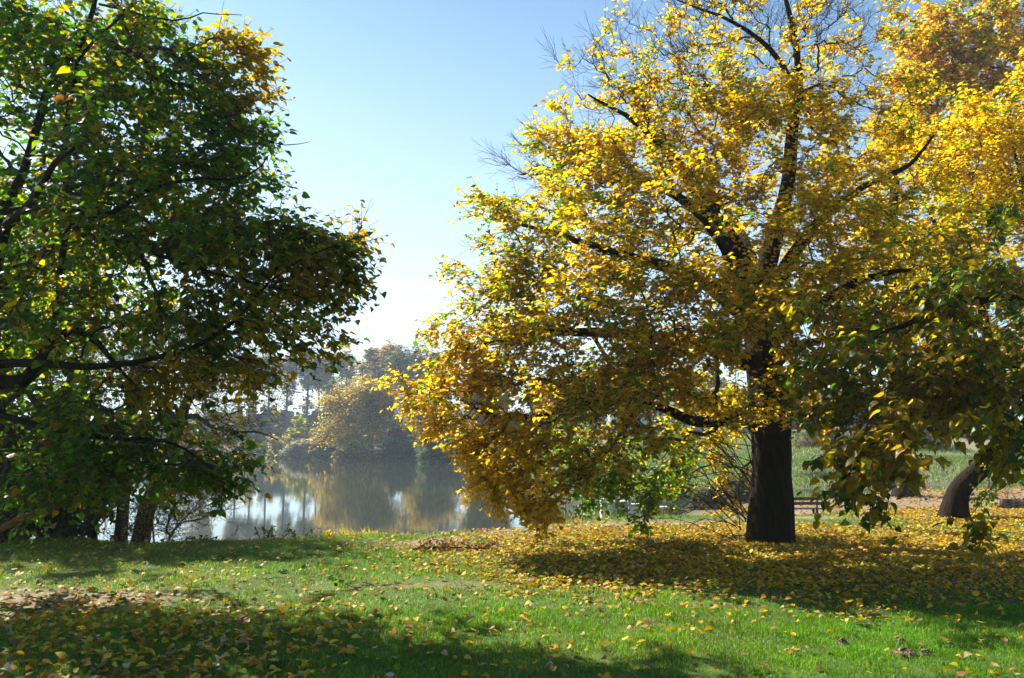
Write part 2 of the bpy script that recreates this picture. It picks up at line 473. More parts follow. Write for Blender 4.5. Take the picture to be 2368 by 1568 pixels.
def loft(pts, rad, n=14, rough=0.08, seed=0, flare=0):
    """knobbly bark-like limb surface"""
    g = np.random.default_rng(seed)
    ph = g.uniform(0, 6.28, 8)
    v = []; N = len(pts)
    a = None; L0 = np.concatenate([[0], np.cumsum(np.linalg.norm(np.diff(pts, axis=0), axis=1))])
    for i in range(N):
        d = unit(pts[min(i + 1, N - 1)] - pts[max(i - 1, 0)])
        if a is None: a = unit(np.cross(d, np.array([0.3, 1, 0.1])))
        a = unit(a - d * (a @ d)); b = np.cross(d, a)
        th = np.arange(n) * 2 * math.pi / n
        l = L0[i]
        rr = 1 + rough * (np.sin(3 * th + ph[0] + l * .8) * .6 + np.sin(5 * th + ph[1] - l * 1.1) * .6 + .5 * np.sin(8 * th + ph[2] + l * .5)
                          + .5 * np.sin(l * 3.1 + ph[3] + 2 * th))
        if n > 30: rr = rr + .035 * np.abs(np.sin(9 * th + 1.2 * np.sin(l * 2.3 + ph[5]))) + .02 * np.sin(17 * th + 3 * l) + .015 * np.sin(l * 9 + 6 * th)
        if flare: rr = rr * (1 + flare * np.exp(-l / 0.28) * (1 + .5 * np.sin(4 * th + ph[4])))
        v.append(pts[i] + (a * np.cos(th)[:, None] + b * np.sin(th)[:, None]) * (rad[i] * rr)[:, None])
    v = np.concatenate(v)
    k = np.arange(n); k2 = (k + 1) % n
    f = np.concatenate([np.stack([i * n + k, i * n + k2, (i + 1) * n + k2, (i + 1) * n + k], -1) for i in range(N - 1)])
    return v, f

def grow(start, sr, targets, bf=0.35, blen=None):
    """attach every target point to the nearest spot of the growing tree, paths kept short"""
    n0 = len(start); nt_ = len(targets)
    pts = np.concatenate([start, targets]); par = np.full(n0 + nt_, -1)
    plen = np.zeros(n0 + nt_); plen[:n0] = blen
    best = np.full(nt_, 1e18); bp = np.zeros(nt_, int)
    for i in range(n0):
        c = np.linalg.norm(targets - start[i], axis=1) + bf * plen[i]
        m = c < best; best[m] = c[m]; bp[m] = i
    done = np.zeros(nt_, bool)
    for _ in range(nt_):
        j = int(np.argmin(best))
        par[n0 + j] = bp[j]
        dd = np.linalg.norm(targets[j] - pts[bp[j]])
        plen[n0 + j] = plen[bp[j]] + dd
        best[j] = 1e18; done[j] = True
        c = np.linalg.norm(targets - targets[j], axis=1) + bf * plen[n0 + j]
        m = (c < best) & ~done
        best[m] = c[m]; bp[m] = n0 + j
    return pts, par, plen

def blob_points(blobs):
    """blobs: (px,py,d, rx_px, ry_px, rd_m, n, leafiness, greenness)"""
    ps, lf, gr = [], [], []
    for (px, py, d, rx, ry, rd, n, leafy, gr_) in blobs:
        u = rng.normal(size=(n, 3)) * .5; l = np.linalg.norm(u, axis=1, keepdims=True); u = u / l * np.minimum(l, 1.3)
        c = P(px, py, d)
        k = (c[1]) / F_PX
        m = 5                                      # leafy shoots: several nodes in a row, pointing outward
        nc = max(1, n // m); n = nc * m
        q = c + u[:nc] * np.array([rx * k, rd, ry * k]) * 1.06
        sd = q - c; sd[:, 2] += .15 * ry * k; sd = unit(unit(sd) + rng.normal(0, .45, sd.shape))
        sl = rng.uniform(.35, .9, (nc, 1)) * min(.75, rx * k, ry * k * 1.3)
        t = (np.arange(m) / (m - 1) - .35)
        pp = q[:, None] + sd[:, None] * (sl * t[None])[..., None] + rng.normal(0, .055, (nc, m, 3))
        ps.append(pp.reshape(-1, 3)); lf.append(np.full(n, leafy)); gr.append(np.full(n, gr_))
    return np.concatenate(ps), np.concatenate(lf), np.concatenate(gr)

YEL = np.array([(0.78, 0.49, 0.009), (0.72, 0.435, 0.007), (0.80, 0.55, 0.013), (0.66, 0.36, 0.007), (0.60, 0.46, 0.010)])
GRN = np.array([(0.11, 0.26, 0.010), (0.16, 0.33, 0.012), (0.08, 0.19, 0.010), (0.30, 0.42, 0.015)])

def palette(n, green, yel=YEL, grn=GRN, odd=(0.33, 0.13, 0.03), podd=0.03):
    c = yel[rng.integers(0, len(yel), n)]
    g = grn[rng.integers(0, len(grn), n)]
    pick = rng.uniform(0, 1, n) < green
    c = np.where(pick[:, None], g, c)
    mixk = rng.uniform(0, 0.35, (n, 1)); c = c * (1 - mixk) + (g if True else c) * mixk * 0.5 + c * mixk * 0.5
    c = np.where((rng.uniform(0, 1, n) < podd)[:, None], np.array(odd), c)
    return c * rng.uniform(0.75, 1.15, (n, 1))

def tree(name, label, cat, base, limbs, blobs, leaf=0.11, twiglets=3, per=5, tw_len=0.38, bf=0.35, droop=0.5,
         kind='heart', bark=None, twigmat=None, leafmat=None, tip=0.004, expo=2.25, group=None, bare_tw=3,
         yel=YEL, grn=GRN, podd=0.03, gnoise=0.35, flare=0.25, trunk_sides=16, step=0.12, greenfun=None, maxr=0.07, odd=(0.33, 0.13, 0.03), spread=1.0, rough=0.08):
    """limbs: list of (points, radii); the first is the trunk. blobs fill the crown."""
    bark = bark or M_BARK; twigmat = twigmat or M_TWIG; leafmat = leafmat or M_LEAF
    root = empty(name, tuple(base)); root['_world'] = 1
    tag(root, label, cat, group)
    tp = []; sp, sr, sl = [], [], []
    l0 = None
    for i, lim in enumerate(limbs):
        pp, rr = lim[:2]
        a, r = spline(pp, rr, step)
        if i: 
            a = a + np.cumsum(rng.normal(0, 0.012 * step / .12, a.shape), 0) * np.linspace(0, 1, len(a))[:, None]
        tp.append(loft(a, r, trunk_sides if i == 0 else max(6, min(12, trunk_sides // 2)), rough if i == 0 else rough * 0.7, i + int(abs(base[0]) * 10), flare if i == 0 else 0))
        ln = np.concatenate([[0], np.cumsum(np.linalg.norm(np.diff(a, axis=0), axis=1))])
        if i == 0: l0 = ln[-1]; keep = slice(int(len(a) * .45), None)
        else: ln = ln + l0 * .8; keep = slice(len(a) // 8, None)
        if len(lim) > 2: continue          # dead limb, carries no foliage
        sp.append(a[keep]); sr.append(r[keep]); sl.append(ln[keep])
    start = np.concatenate(sp); sr = np.concatenate(sr); sl = np.concatenate(sl)
    v, f = join(tp)
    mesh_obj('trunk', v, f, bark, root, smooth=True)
    T, leafy, gr = blob_points(blobs)
    pts, par, plen = grow(start, sr, T, bf, sl + .004 / np.maximum(sr, .003) / bf)
    n0 = len(start); N = len(pts)
    # pipe model radii
    acc = np.zeros(N); kids = np.zeros(N, int)
    order = np.argsort(-plen)
    for j in order:
        if j < n0: continue
        if kids[j] == 0: acc[j] = tip ** expo
        acc[par[j]] += acc[j]; kids[par[j]] += 1
    rad = acc ** (1 / expo)
    jj = np.arange(n0, N)
    r1 = np.minimum(rad[jj], maxr); pr = par[jj]
    r0 = np.where(pr < n0, np.minimum(r1 * 1.15, sr[np.minimum(pr, n0 - 1)]), np.minimum(rad[pr], r1 * 1.35))
    r0 = np.maximum(r0, r1)
    A, B = pts[pr], pts[jj]
    ln = np.linalg.norm(B - A, axis=1)
    # crooked branches: three pieces with sideways kinks
    k1 = A + (B - A) * .36 + rng.normal(0, .07, A.shape) * ln[:, None]
    k2 = A + (B - A) * .70 + rng.normal(0, .07, A.shape) * ln[:, None]
    parts = []
    for (m, n) in ((r1 > .012, 6), (r1 <= .012, 3)):
        if m.any():
            q1 = r0[m] * .66 + r1[m] * .34; q2 = r0[m] * .3 + r1[m] * .7
            parts += [tubes(A[m], k1[m], r0[m], q1, n), tubes(k1[m], k2[m], q1, q2, n), tubes(k2[m], B[m], q2, r1[m], n)]
    # twiglets and leaves
    lf = leafy; end = B; bd = unit(B - A)
    nt2 = len(end)
    cnt = np.where(rng.uniform(0, 1, nt2) < lf, twiglets, 0)
    idx = np.repeat(np.arange(nt2), cnt); m = len(idx)
    cen = start.mean(0)
    tpos = end[idx] - (end - k2)[idx] * rng.uniform(0, 1, (m, 1))
    outw = unit(end[idx] - cen)
    td = unit(bd[idx] * .7 + outw * .5 + rng.normal(0, .55, (m, 3)) + np.array([0, 0, .12 - .35 * droop]))
    tl = tw_len * rng.uniform(.5, 1.2, m)
    tend = tpos + td * tl[:, None] + np.array([0, 0, -1]) * (tl * .25 * droop)[:, None]
    if m: parts.append(tubes(tpos, tend, np.full(m, tip * .8), np.full(m, tip * .45), 3))
    # bare twigs where the crown has lost its leaves
    bi = np.repeat(np.where(cnt == 0)[0], bare_tw); mb = len(bi)
    if mb:
        bpz = end[bi] - (end - k2)[bi] * rng.uniform(0, 1, (mb, 1))
        bdz = unit(bd[bi] * .8 + unit(end[bi] - cen) * .5 + rng.normal(0, .5, (mb, 3)) + np.array([0, 0, .35]))
        bl = tw_len * rng.uniform(.4, 1.5, mb)
        be = bpz + bdz * bl[:, None]
        parts.append(tubes(bpz, be, np.full(mb, tip * .75), np.full(mb, tip * .4), 3))
        b2 = bpz + bdz * (bl * .55)[:, None]
        b3 = b2 + unit(bdz + rng.normal(0, .5, (mb, 3))) * (bl * .5)[:, None]
        parts.append(tubes(b2, b3, np.full(mb, tip * .6), np.full(mb, tip * .35), 3))
    v, f = join(parts)
    mesh_obj('branches', v, f, twigmat, root)
    if m and per:
        li = np.repeat(np.arange(m), per); q = len(li)
        t = (np.tile(np.arange(per), m) + rng.uniform(.2, 1.1, q)) / per
        lp = tpos[li] + (tend - tpos)[li] * t[:, None]
        side = unit(np.cross(td[li], np.array([0, 0, 1.0]) + rng.normal(0, .2, (q, 3)))) * np.where(np.arange(q) % 2, 1, -1)[:, None]
        ld = td[li] * .6 + side * .9 * spread + rng.normal(0, .35, (q, 3)); ld[:, 2] *= .5; ld = unit(ld + np.array([0, 0, -droop]))
        nn = np.array([0, 0, 1.0]) + rng.normal(0, .34, (q, 3)) + outw[li] * .2
        sz = leaf * rng.uniform(.5, 1.28, q)
        lp = lp + ld * (sz * .25)[:, None]
        gg = gr[idx[li]]
        e = end[idx[li]]
        gg = np.clip(gg + gnoise * (wave(e[:, 0] * 1.0 + e[:, 2], e[:, 1] - e[:, 2] * .7, 1.1 * max(1, leaf / .12), 12)), 0, 1)
        gg = np.where(gr[idx[li]] <= 0.0, 0, gg)
        V, Fs, mm = leaves(lp, ld, nn, sz, rng.uniform(-.2, .8, q), rng.uniform(-.25, .9, q), kind)
        C = palette(q, gg, yel, grn, odd, podd)
        mesh_obj('crown', V, Fs, leafmat, root, colors=np.repeat(C, mm, 0))
    return root


# ------------------------------------------------------------------ the big yellow tree
B0 = P(1775, 1248, 13.04); B0[2] = Gz(B0[0], B0[1]) - .05
def L3(*a): return [P(*p) for p in a]
main_limbs = [
    ([B0] + L3((1781, 1100, 13.05), (1783, 950, 13.1), (1762, 810, 13.1), (1745, 690, 13.1)), [.33, .305, .295, .25, .2]),
    (L3((1748, 720, 13.1), (1705, 580, 13.0), (1645, 480, 12.8), (1600, 400, 12.7), (1530, 310, 12.6), (1450, 240, 12.4), (1385, 195, 12.3)), [.19, .14, .12, .09, .06, .035, .012]),
    (L3((1748, 720, 13.1), (1785, 570, 13.3), (1822, 430, 13.4), (1835, 290, 13.4), (1852, 180, 13.3), (1838, 60, 13.2), (1790, -90, 13.1)), [.2, .15, .12, .09, .06, .045, .015]),
    (L3((1846, 215, 13.3), (1780, 120, 13.0), (1690, 60, 12.8), (1560, 10, 12.6)), [.055, .04, .03, .01]),
    (L3((1738, 740, 13.1), (1620, 650, 12.4), (1480, 600, 11.9), (1330, 560, 11.6), (1200, 520, 11.4)), [.16, .11, .08, .05, .018]),
    (L3((1756, 850, 13.1), (1600, 790, 12.8), (1420, 765, 12.4), (1230, 765, 12.1), (1080, 800, 12.0)), [.16, .12, .08, .05, .018]),
    (L3((1775, 940, 13.1), (1700, 965, 13.0), (1610, 976, 12.8), (1520, 940, 12.5), (1370, 940, 12.2), (1200, 985, 12.0), (1080, 940, 11.9)), [.14, .11, .085, .07, .05, .035, .014]),
    (L3((1765, 700, 13.1), (1880, 520, 13.2), (1980, 440, 13.4), (2080, 385, 13.6), (2150, 300, 13.8)), [.15, .09, .06, .04, .015]),
    (L3((1765, 800, 13.1), (1900, 700, 12.2), (2000, 640, 11.4), (2100, 620, 10.6)), [.14, .09, .06, .02]),
    (L3((1750, 760, 13.1), (1700, 640, 11.9), (1660, 560, 10.9), (1600, 500, 10.2)), [.14, .09, .06, .02]),
    (L3((1758, 740, 13.1), (1740, 600, 14.4), (1690, 500, 15.4), (1640, 420, 16.2)), [.14, .09, .06, .02]),
    (L3((1770, 860, 13.1), (1850, 800, 14.6), (1960, 780, 15.6), (2050, 760, 16.2)), [.12, .08, .05, .02]),
    (L3((1700, 565, 13.0), (1560, 450, 13.2), (1420, 400, 13.3), (1290, 400, 13.3), (1185, 400, 13.2)), [.11, .08, .05, .03, .008]),
]
main_blobs = [
    # px, py, d, rx, ry, rd, n, leafy, green
    (1470, 190, 12.50, 130, 100, 1.0, 170, .14, .1), (1560, 120, 12.60, 170, 100, 1.0, 149, .2, .1),
    (1640, 60, 12.90, 160, 90, 1.0, 126, .22, .1), (1860, 40, 13.20, 170, 130, 0.7, 229, .12, .05),
    (1950, 110, 13.40, 80, 120, .9, 103, .3, .05),
    (1680, 260, 12.90, 200, 120, 1.0, 286, .8, .12), (1880, 260, 13.30, 180, 110, 0.9, 202, .6, .1),
    (1500, 330, 12.80, 190, 100, 0.9, 202, .85, .15), (1330, 330, 13.00, 120, 70, .9, 82, .55, .15),
    (1240, 380, 13.10, 60, 40, .6, 28, .15, .1), (1170, 385, 13.20, 40, 30, .4, 14, .0, .1),
    (1320, 450, 12.60, 150, 90, 0.9, 125, .95, .25), (1210, 520, 12.30, 90, 70, .9, 66, .9, .25),
    (1560, 480, 12.00, 230, 120, 1.3, 259, .92, .12), (1830, 460, 12.40, 220, 130, 1.3, 241, .9, .12),
    (2010, 420, 13.40, 130, 150, 1.0, 138, .9, .1), (2080, 300, 13.80, 70, 90, .8, 71, .7, .1),
    (1320, 610, 12.10, 190, 110, 1.0, 178, .97, .25), (1170, 620, 12.00, 55, 30, .5, 14, .9, .3),
    (1520, 660, 10.65, 240, 130, 1.4, 249, .97, .12), (1780, 640, 11.50, 230, 130, 1.4, 259, .95, .08),
    (1230, 740, 12.00, 170, 80, 0.8, 132, .97, .3), (1080, 770, 12.00, 75, 45, .7, 39, .9, .25),
    (1420, 800, 11.25, 230, 110, 1.2, 218, .97, .18), (1680, 790, 11.45, 200, 110, 1.2, 140, .9, .12),
    (1180, 870, 12.00, 150, 80, 0.7, 105, .95, .15), (960, 915, 12.00, 55, 40, .5, 22, .85, .0), (985, 985, 12.00, 55, 35, .5, 22, .9, .0),
    (1160, 980, 11.90, 150, 80, 0.7, 105, .97, .04), (1370, 960, 11.35, 180, 90, 1.0, 147, .95, .25),
    (1110, 1070, 11.60, 75, 50, .7, 60, .95, .0), (1190, 1120, 11.40, 90, 60, .8, 82, .97, .0),
    (1240, 1165, 11.20, 40, 26, .35, 23, .95, .0),
    (1420, 1060, 13.00, 170, 70, 0.8, 156, .93, .9), (1600, 1040, 13.40, 90, 90, .9, 45, .85, .8), (1490, 1130, 12.80, 60, 50, .5, 36, .95, .95), (1490, 1190, 12.60, 12, 36, .12, 8, .9, 1.0),
    (1330, 1050, 12.20, 110, 60, .9, 82, .9, .35),
    (1640, 1000, 14.40, 110, 110, .9, 59, .6, .1), (1680, 900, 14.20, 110, 80, 0.7, 67, .8, .15),
    (1800, 900, 12.40, 60, 90, .5, 29, .7, .2), (1760, 960, 12.30, 70, 50, .4, 18, .7, .3),
    (1880, 960, 15.00, 50, 50, .8, 25, .85, .05), (1900, 800, 12.20, 160, 120, 1.1, 142, .92, .15),
    (2040, 620, 12.00, 130, 140, 1.2, 172, .93, .15),
    (1700, 520, 14.60, 240, 180, 1.2, 83, .85, .15), (1900, 700, 14.80, 220, 170, 1.2, 83, .85, .15),
    (1510, 860, 12.0, 130, 70, .9, 100, .95, .15), (1650, 900, 12.4, 80, 50, .6, 41, .9, .2), (1165, 685, 12.1, 55, 45, .5, 45, .95, .25), (1110, 860, 12.0, 60, 50, .6, 45, .95, .1),
]
tree('yellow_tree', 'big round yellow tree with thick dark trunk, rising from the carpet of leaves', 'tree', B0, main_limbs, main_blobs,
     leaf=.071, twiglets=4, per=5, tw_len=.34, droop=.22, rough=.1, flare=.17, trunk_sides=44)

# thin dead suckers at the foot of the trunk
mb = MB()
for k in range(46):
    a = random.uniform(0, 6.28); r0 = .38
    x, y = B0[0] - .28 + .25 * math.cos(a), B0[1] + .2 * math.sin(a) - .1
    z = B0[2] + random.uniform(0.02, 1.6)
    d = Vector((-random.uniform(.2, 1.0), random.uniform(-.5, .5), random.uniform(.1, 1.3))).normalized()
    p = Vector((x, y, z)); pts = [p]
    for s in range(6):
        d = (d + Vector((random.gauss(0, .16), random.gauss(0, .16), random.gauss(-.05, .14)))).normalized()
        p = p + d * random.uniform(.12, .36); pts.append(p.copy())
        if random.random() < .6:
            e = (d + Vector((random.gauss(0, .6), random.gauss(0, .6), random.gauss(0, .5)))).normalized()
            mb.tube([p, p + e * .15, p + e * .3 + Vector((0, 0, -.03))], [.005, .004, .003], 3)
    mb.tube(pts, [.011, .009, .008, .007, .006, .005, .003], 4)
sk = mb.build('sucker_shoots', M_TWIG)
tag(sk, 'tangle of thin bare suckers sprouting beside the thick trunk', 'shoots')

# ------------------------------------------------------------------ left tree in its own shade
BL = np.array((-5.7, 8.1, 0)); BL[2] = Gz(BL[0], BL[1]) - .05
left_limbs = [
    ([BL, BL + (-.05, .0, 1.0), P(-60, 860, 8.0), P(-45, 640, 7.8), P(-5, 500, 7.6)], [.27, .22, .2, .17, .13]),
    (L3((-8, 500, 7.6), (45, 420, 7.6), (82, 300, 7.6), (110, 200, 7.6), (190, 95, 7.6), (225, 0, 7.7), (260, -140, 7.7)), [0.066, 0.043, 0.037, 0.033, 0.028, 0.022, 0.009]),
    (L3((-8, 505, 7.6), (60, 484, 7.5), (165, 488, 7.4), (250, 505, 7.3), (340, 457, 7.2), (440, 433, 7.1), (575, 427, 7.0), (615, 380, 7.0)), [0.047, 0.039, 0.033, 0.025, 0.017, 0.014, 0.009, 0.004]),
    (L3((-48, 880, 7.7), (60, 880, 7.6), (110, 810, 7.6), (165, 768, 7.5), (225, 800, 7.4), (260, 850, 7.3), (300, 900, 7.2)), [0.078, 0.058, 0.047, 0.039, 0.027, 0.020, 0.011]),
    (L3((-50, 845, 7.7), (80, 838, 7.4), (210, 850, 7.1), (330, 835, 7.0), (440, 800, 6.9), (545, 735, 6.9), (620, 650, 6.9), (700, 600, 6.9), (800, 570, 6.9)), [0.055, 0.039, 0.031, 0.026, 0.021, 0.017, 0.013, 0.009, 0.005]),
    (L3((160, 487, 7.4), (150, 400, 7.4), (155, 280, 7.4), (170, 180, 7.5), (200, 120, 7.5), (330, -20, 7.5)), [0.035, 0.028, 0.023, 0.020, 0.016, 0.009]),
    (L3((165, 490, 7.4), (140, 600, 7.5), (125, 720, 7.6), (110, 810, 7.6)), [0.023, 0.027, 0.028, 0.028]),
    (L3((-30, 950, 7.7), (120, 990, 7.5), (260, 1010, 7.3), (400, 1020, 7.2), (500, 1080, 7.1)), [0.039, 0.027, 0.020, 0.012, 0.005]),
    (L3((290, 560, 7.4), (390, 600, 7.2), (520, 640, 7.0), (640, 680, 6.9), (740, 720, 6.8)), [0.023, 0.017, 0.012, 0.009, 0.004]),
    (L3((520, 270, 7.1), (545, 300, 7.0), (600, 318, 7.0), (655, 330, 7.0), (705, 318, 7.0)), [0.009, 0.008, 0.006, 0.005, 0.002], 'dead'),
    (L3((300, 120, 7.5), (420, 200, 7.3), (520, 270, 7.1), (600, 215, 7.1)), [0.012, 0.009, 0.007, 0.003]),
    (L3((230, 10, 7.6), (400, 40, 7.3), (470, 22, 7.2), (560, 28, 7.2)), [0.014, 0.009, 0.006, 0.003], 'dead'),
    (L3((-20, 560, 7.7), (40, 500, 6.5), (120, 420, 5.7), (200, 340, 5.3)), [0.062, 0.039, 0.027, 0.012]),
    (L3((-30, 700, 7.7), (60, 640, 8.7), (200, 560, 9.6), (340, 500, 10.1)), [0.062, 0.043, 0.027, 0.011]),
]
left_blobs = [
    (60, 60, 8.0, 180, 120, 1.4, 170, .93, 0.69), (250, 70, 8.0, 140, 100, 1.2, 130, .93, 0.79), (345, 30, 7.9, 50, 60, .6, 30, .8, 0.84),
    (420, 160, 7.8, 60, 60, .7, 46, .8, 0.90), (555, 130, 7.7, 38, 52, .35, 30, 1, .0), (570, 200, 7.7, 32, 36, .3, 20, 1, .0), (500, 230, 7.7, 50, 50, .5, 30, .95, 0.64),
    (120, 230, 8.2, 170, 130, 1.6, 170, .95, 0.84), (330, 230, 8.0, 170, 130, 1.3, 190, .96, 0.92), (500, 330, 7.7, 85, 70, .7, 70, .96, 0.79),
    (150, 430, 8.2, 200, 120, 1.6, 170, .93, 0.84), (370, 400, 7.9, 180, 110, 1.2, 180, .95, 0.92), (510, 430, 7.7, 70, 60, .5, 40, .9, 0.90),
    (100, 600, 8.4, 170, 110, 1.6, 130, .9, 0.74), (330, 570, 7.9, 170, 110, 1.2, 170, .93, 0.84), (540, 520, 7.6, 110, 60, .8, 70, .95, 0.79),
    (670, 545, 7.5, 80, 34, .5, 45, .9, 0.39), (620, 600, 7.5, 160, 80, .9, 130, .95, 0.74), (750, 560, 7.4, 55, 40, .4, 34, .9, .05), (820, 575, 7.4, 18, 40, .2, 8, .7, .0),
    (695, 640, 7.4, 105, 60, .6, 75, .95, .1), (775, 640, 7.4, 40, 20, .3, 12, .9, 0.54), (740, 700, 7.3, 20, 20, .2, 6, 1, .9),
    (520, 720, 7.5, 170, 90, .9, 120, .93, 0.64), (680, 770, 7.3, 80, 40, .5, 38, .85, 0.54), (330, 740, 7.8, 170, 90, 1.1, 110, .9, 0.69), (120, 770, 8.3, 130, 80, 1.2, 60, .9, 0.74),
    (430, 850, 7.5, 170, 50, .7, 70, .85, .15), (590, 850, 7.4, 70, 40, .4, 22, .7, .05), (250, 920, 7.7, 130, 60, .7, 60, .85, 0.54),
    (430, 960, 7.6, 60, 40, .5, 16, .5, .1),
    (100, 1000, 8.0, 140, 80, 1.0, 70, .95, .9), (280, 1020, 7.8, 150, 60, .7, 95, .97, 0.92), (430, 1060, 7.6, 90, 40, .4, 60, 1, 1.0), (520, 1095, 7.5, 40, 16, .2, 12, 1, 1.0),
    (200, 1090, 7.7, 110, 45, .5, 45, .97, .95), (60, 1120, 8.2, 80, 60, .6, 22, .9, 1.0),
    (-60, 760, 9.2, 200, 130, 1.0, 110, .95, 0.84), (120, 640, 9.6, 200, 120, .9, 40, .95, 0.84), (-180, 860, 8.6, 160, 160, 1.2, 150, .95, 0.84), (-150, 500, 8.6, 160, 250, 1.4, 160, .95, 0.84),  # masses behind and off frame, added to shade the ground at lower left
    (200, 330, 6.1, 130, 120, .7, 40, .9, 0.64), (300, 520, 10.3, 260, 240, 1.0, 50, .9, 0.84),
]
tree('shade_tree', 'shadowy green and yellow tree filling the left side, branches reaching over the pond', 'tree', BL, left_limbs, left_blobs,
     leaf=.069, twiglets=3, per=4, tw_len=.3, droop=.35, leafmat=M_SHADED_LEAF, gnoise=.5, podd=.02)

# ------------------------------------------------------------------ leaning tree behind, on the right
BR = P(2205, 1205, 17.2); BR[2] = Gz(BR[0], BR[1]) - .05
tree('leaning_tree', 'tree with a short trunk leaning right, behind the hanging leaves at the right edge', 'tree', BR,
     [([BR] + L3((2215, 1140, 17.2), (2262, 1090, 17.2), (2330, 1040, 17.2), (2390, 960, 17.2)), [.27, .22, .19, .17, .14]),
      (L3((2330, 1040, 17.2), (2300, 900, 17.4), (2270, 700, 17.5), (2200, 560, 17.6), (2150, 450, 17.6)), [.16, .12, .09, .06, .02]),
      (L3((2390, 960, 17.2), (2420, 760, 17.2), (2380, 520, 17.2), (2330, 320, 17.2)), [.15, .12, .08, .02]),
      (L3((2300, 900, 17.4), (2200, 800, 17.0), (2080, 740, 16.6)), [.09, .06, .02])],
     [(2150, 560, 17.0, 170, 150, 1.8, 220, .92, .12), (2320, 420, 17.2, 130, 170, 1.8, 190, .92, .12), (2250, 700, 16.8, 200, 160, 2.0, 240, .92, .25),
      (2330, 880, 16.8, 120, 140, 1.6, 130, .9, .35), (2060, 760, 16.6, 110, 110, 1.2, 90, .9, .25), (2290, 270, 17.0, 120, 110, 1.4, 150, .88, .1), (2180, 400, 16.6, 130, 120, 1.4, 170, .9, .12), (2360, 380, 16.8, 90, 150, 1.2, 110, .9, .15), (2380, 560, 16.4, 120, 180, 1.4, 150, .95, .3), (2430, 640, 17.4, 120, 300, 1.8, 150, .9, .15),
      (2320, 1100, 16.6, 50, 50, .6, 24, .7, .9), (2150, 330, 17.6, 60, 70, .7, 30, .7, .1)],
     leaf=.08, twiglets=3, per=6, tw_len=.36, droop=.2)

# near shaded tree: its trunk stands beyond the right edge, its long drooping branches hang into the picture
BN = np.array((9.0, 9.4, 0)); BN[2] = Gz(BN[0], BN[1]) - .05
tree('drooping_tree', 'nearest tree at the right, large dark shaded leaves hanging almost to the ground', 'tree', BN,
     [([BN, BN + (-.05, 0, 1.2), BN + (-.2, .1, 2.4), BN + (-.5, .2, 3.4)], [.24, .19, .16, .11]),
      ([BN + (-.3, .1, 2.6)] + L3((2420, 700, 9.9), (2250, 690, 9.8), (2120, 730, 9.5), (2000, 790, 9.4), (1930, 880, 9.1)), [.1, .07, .05, .035, .02, .008]),
      ([BN + (-.2, .1, 2.3)] + L3((2420, 850, 9.4), (2300, 860, 9.2), (2180, 930, 9.0), (2080, 1020, 8.8), (2020, 1100, 8.7)), [.08, .05, .035, .025, .016, .007])],
     [(2100, 730, 9.5, 190, 90, .7, 90, .97, .4), (2290, 640, 9.8, 130, 110, .8, 80, .97, .35), (1960, 870, 9.2, 90, 80, .5, 50, .97, .4), (2170, 880, 9.1, 170, 100, .7, 90, .97, .3),
      (2050, 990, 8.8, 110, 60, .5, 50, .97, .2), (2000, 1090, 8.7, 80, 60, .35, 40, .97, .25), (2030, 1180, 8.6, 30, 28, .15, 8, .97, .4), (2250, 930, 9.0, 110, 70, .5, 50, .97, .25),
      (2340, 850, 9.2, 90, 130, .7, 60, .97, .4), (2120, 1060, 8.6, 40, 40, .25, 12, .97, .2), (2225, 1185, 8.3, 26, 26, .12, 6, .97, .2), (2360, 1020, 8.8, 50, 60, .4, 18, .97, .5),
      (1900, 960, 9.1, 36, 26, .2, 8, .95, .7)],
     leaf=.1, twiglets=3, per=4, tw_len=.34, droop=.6, gnoise=.35, podd=.01, leafmat=M_SHADED_LEAF)

# tall autumn tree far back at the top right
BT = np.array((17.5, 36, 0)); BT[2] = Gz(17.5, 36) - .1
ORG = np.array([(0.68, 0.45, 0.02), (0.74, 0.53, 0.03), (0.60, 0.33, 0.02), (0.64, 0.50, 0.04)])
tree('golden_brown_tree', 'very tall golden brown tree with fine leaves at the upper right corner', 'tree', BT,
     [([BT, BT + (.1, 0, 5), BT + (0, .2, 10), BT + (.6, 0, 16)], [.5, .4, .3, .12]),
      ([BT + (0, 0, 5), BT + (-1.5, 0, 9), BT + (-2.6, 0, 13.5), P(2170, 120, 36)], [.25, .18, .1, .03]),
      ([BT + (0, 0, 6), BT + (2, 0, 10), BT + (3.4, 0, 15)], [.25, .18, .04])],
     [(2190, 120, 35.5, 110, 115, 2.2, 330, .95, .2), (2110, 230, 35.5, 70, 100, 2, 160, .95, .15), (2330, 120, 35.5, 180, 200, 3, 420, .95, .2), (2210, 330, 35.5, 180, 150, 3, 340, .95, .2),
      (2150, 560, 36, 140, 150, 3, 200, .9, .3), (2380, 420, 36, 170, 220, 3, 280, .95, .3), (2300, 760, 36, 200, 180, 3, 200, .9, .4)],
     leaf=.16, twiglets=4, per=7, tw_len=.7, droop=.3, yel=ORG, grn=GRN * .9, podd=.12, tip=.008, step=.5, maxr=.12, kind='heart', leafmat=M_FARLEAF, odd=(.4, .1, .04))

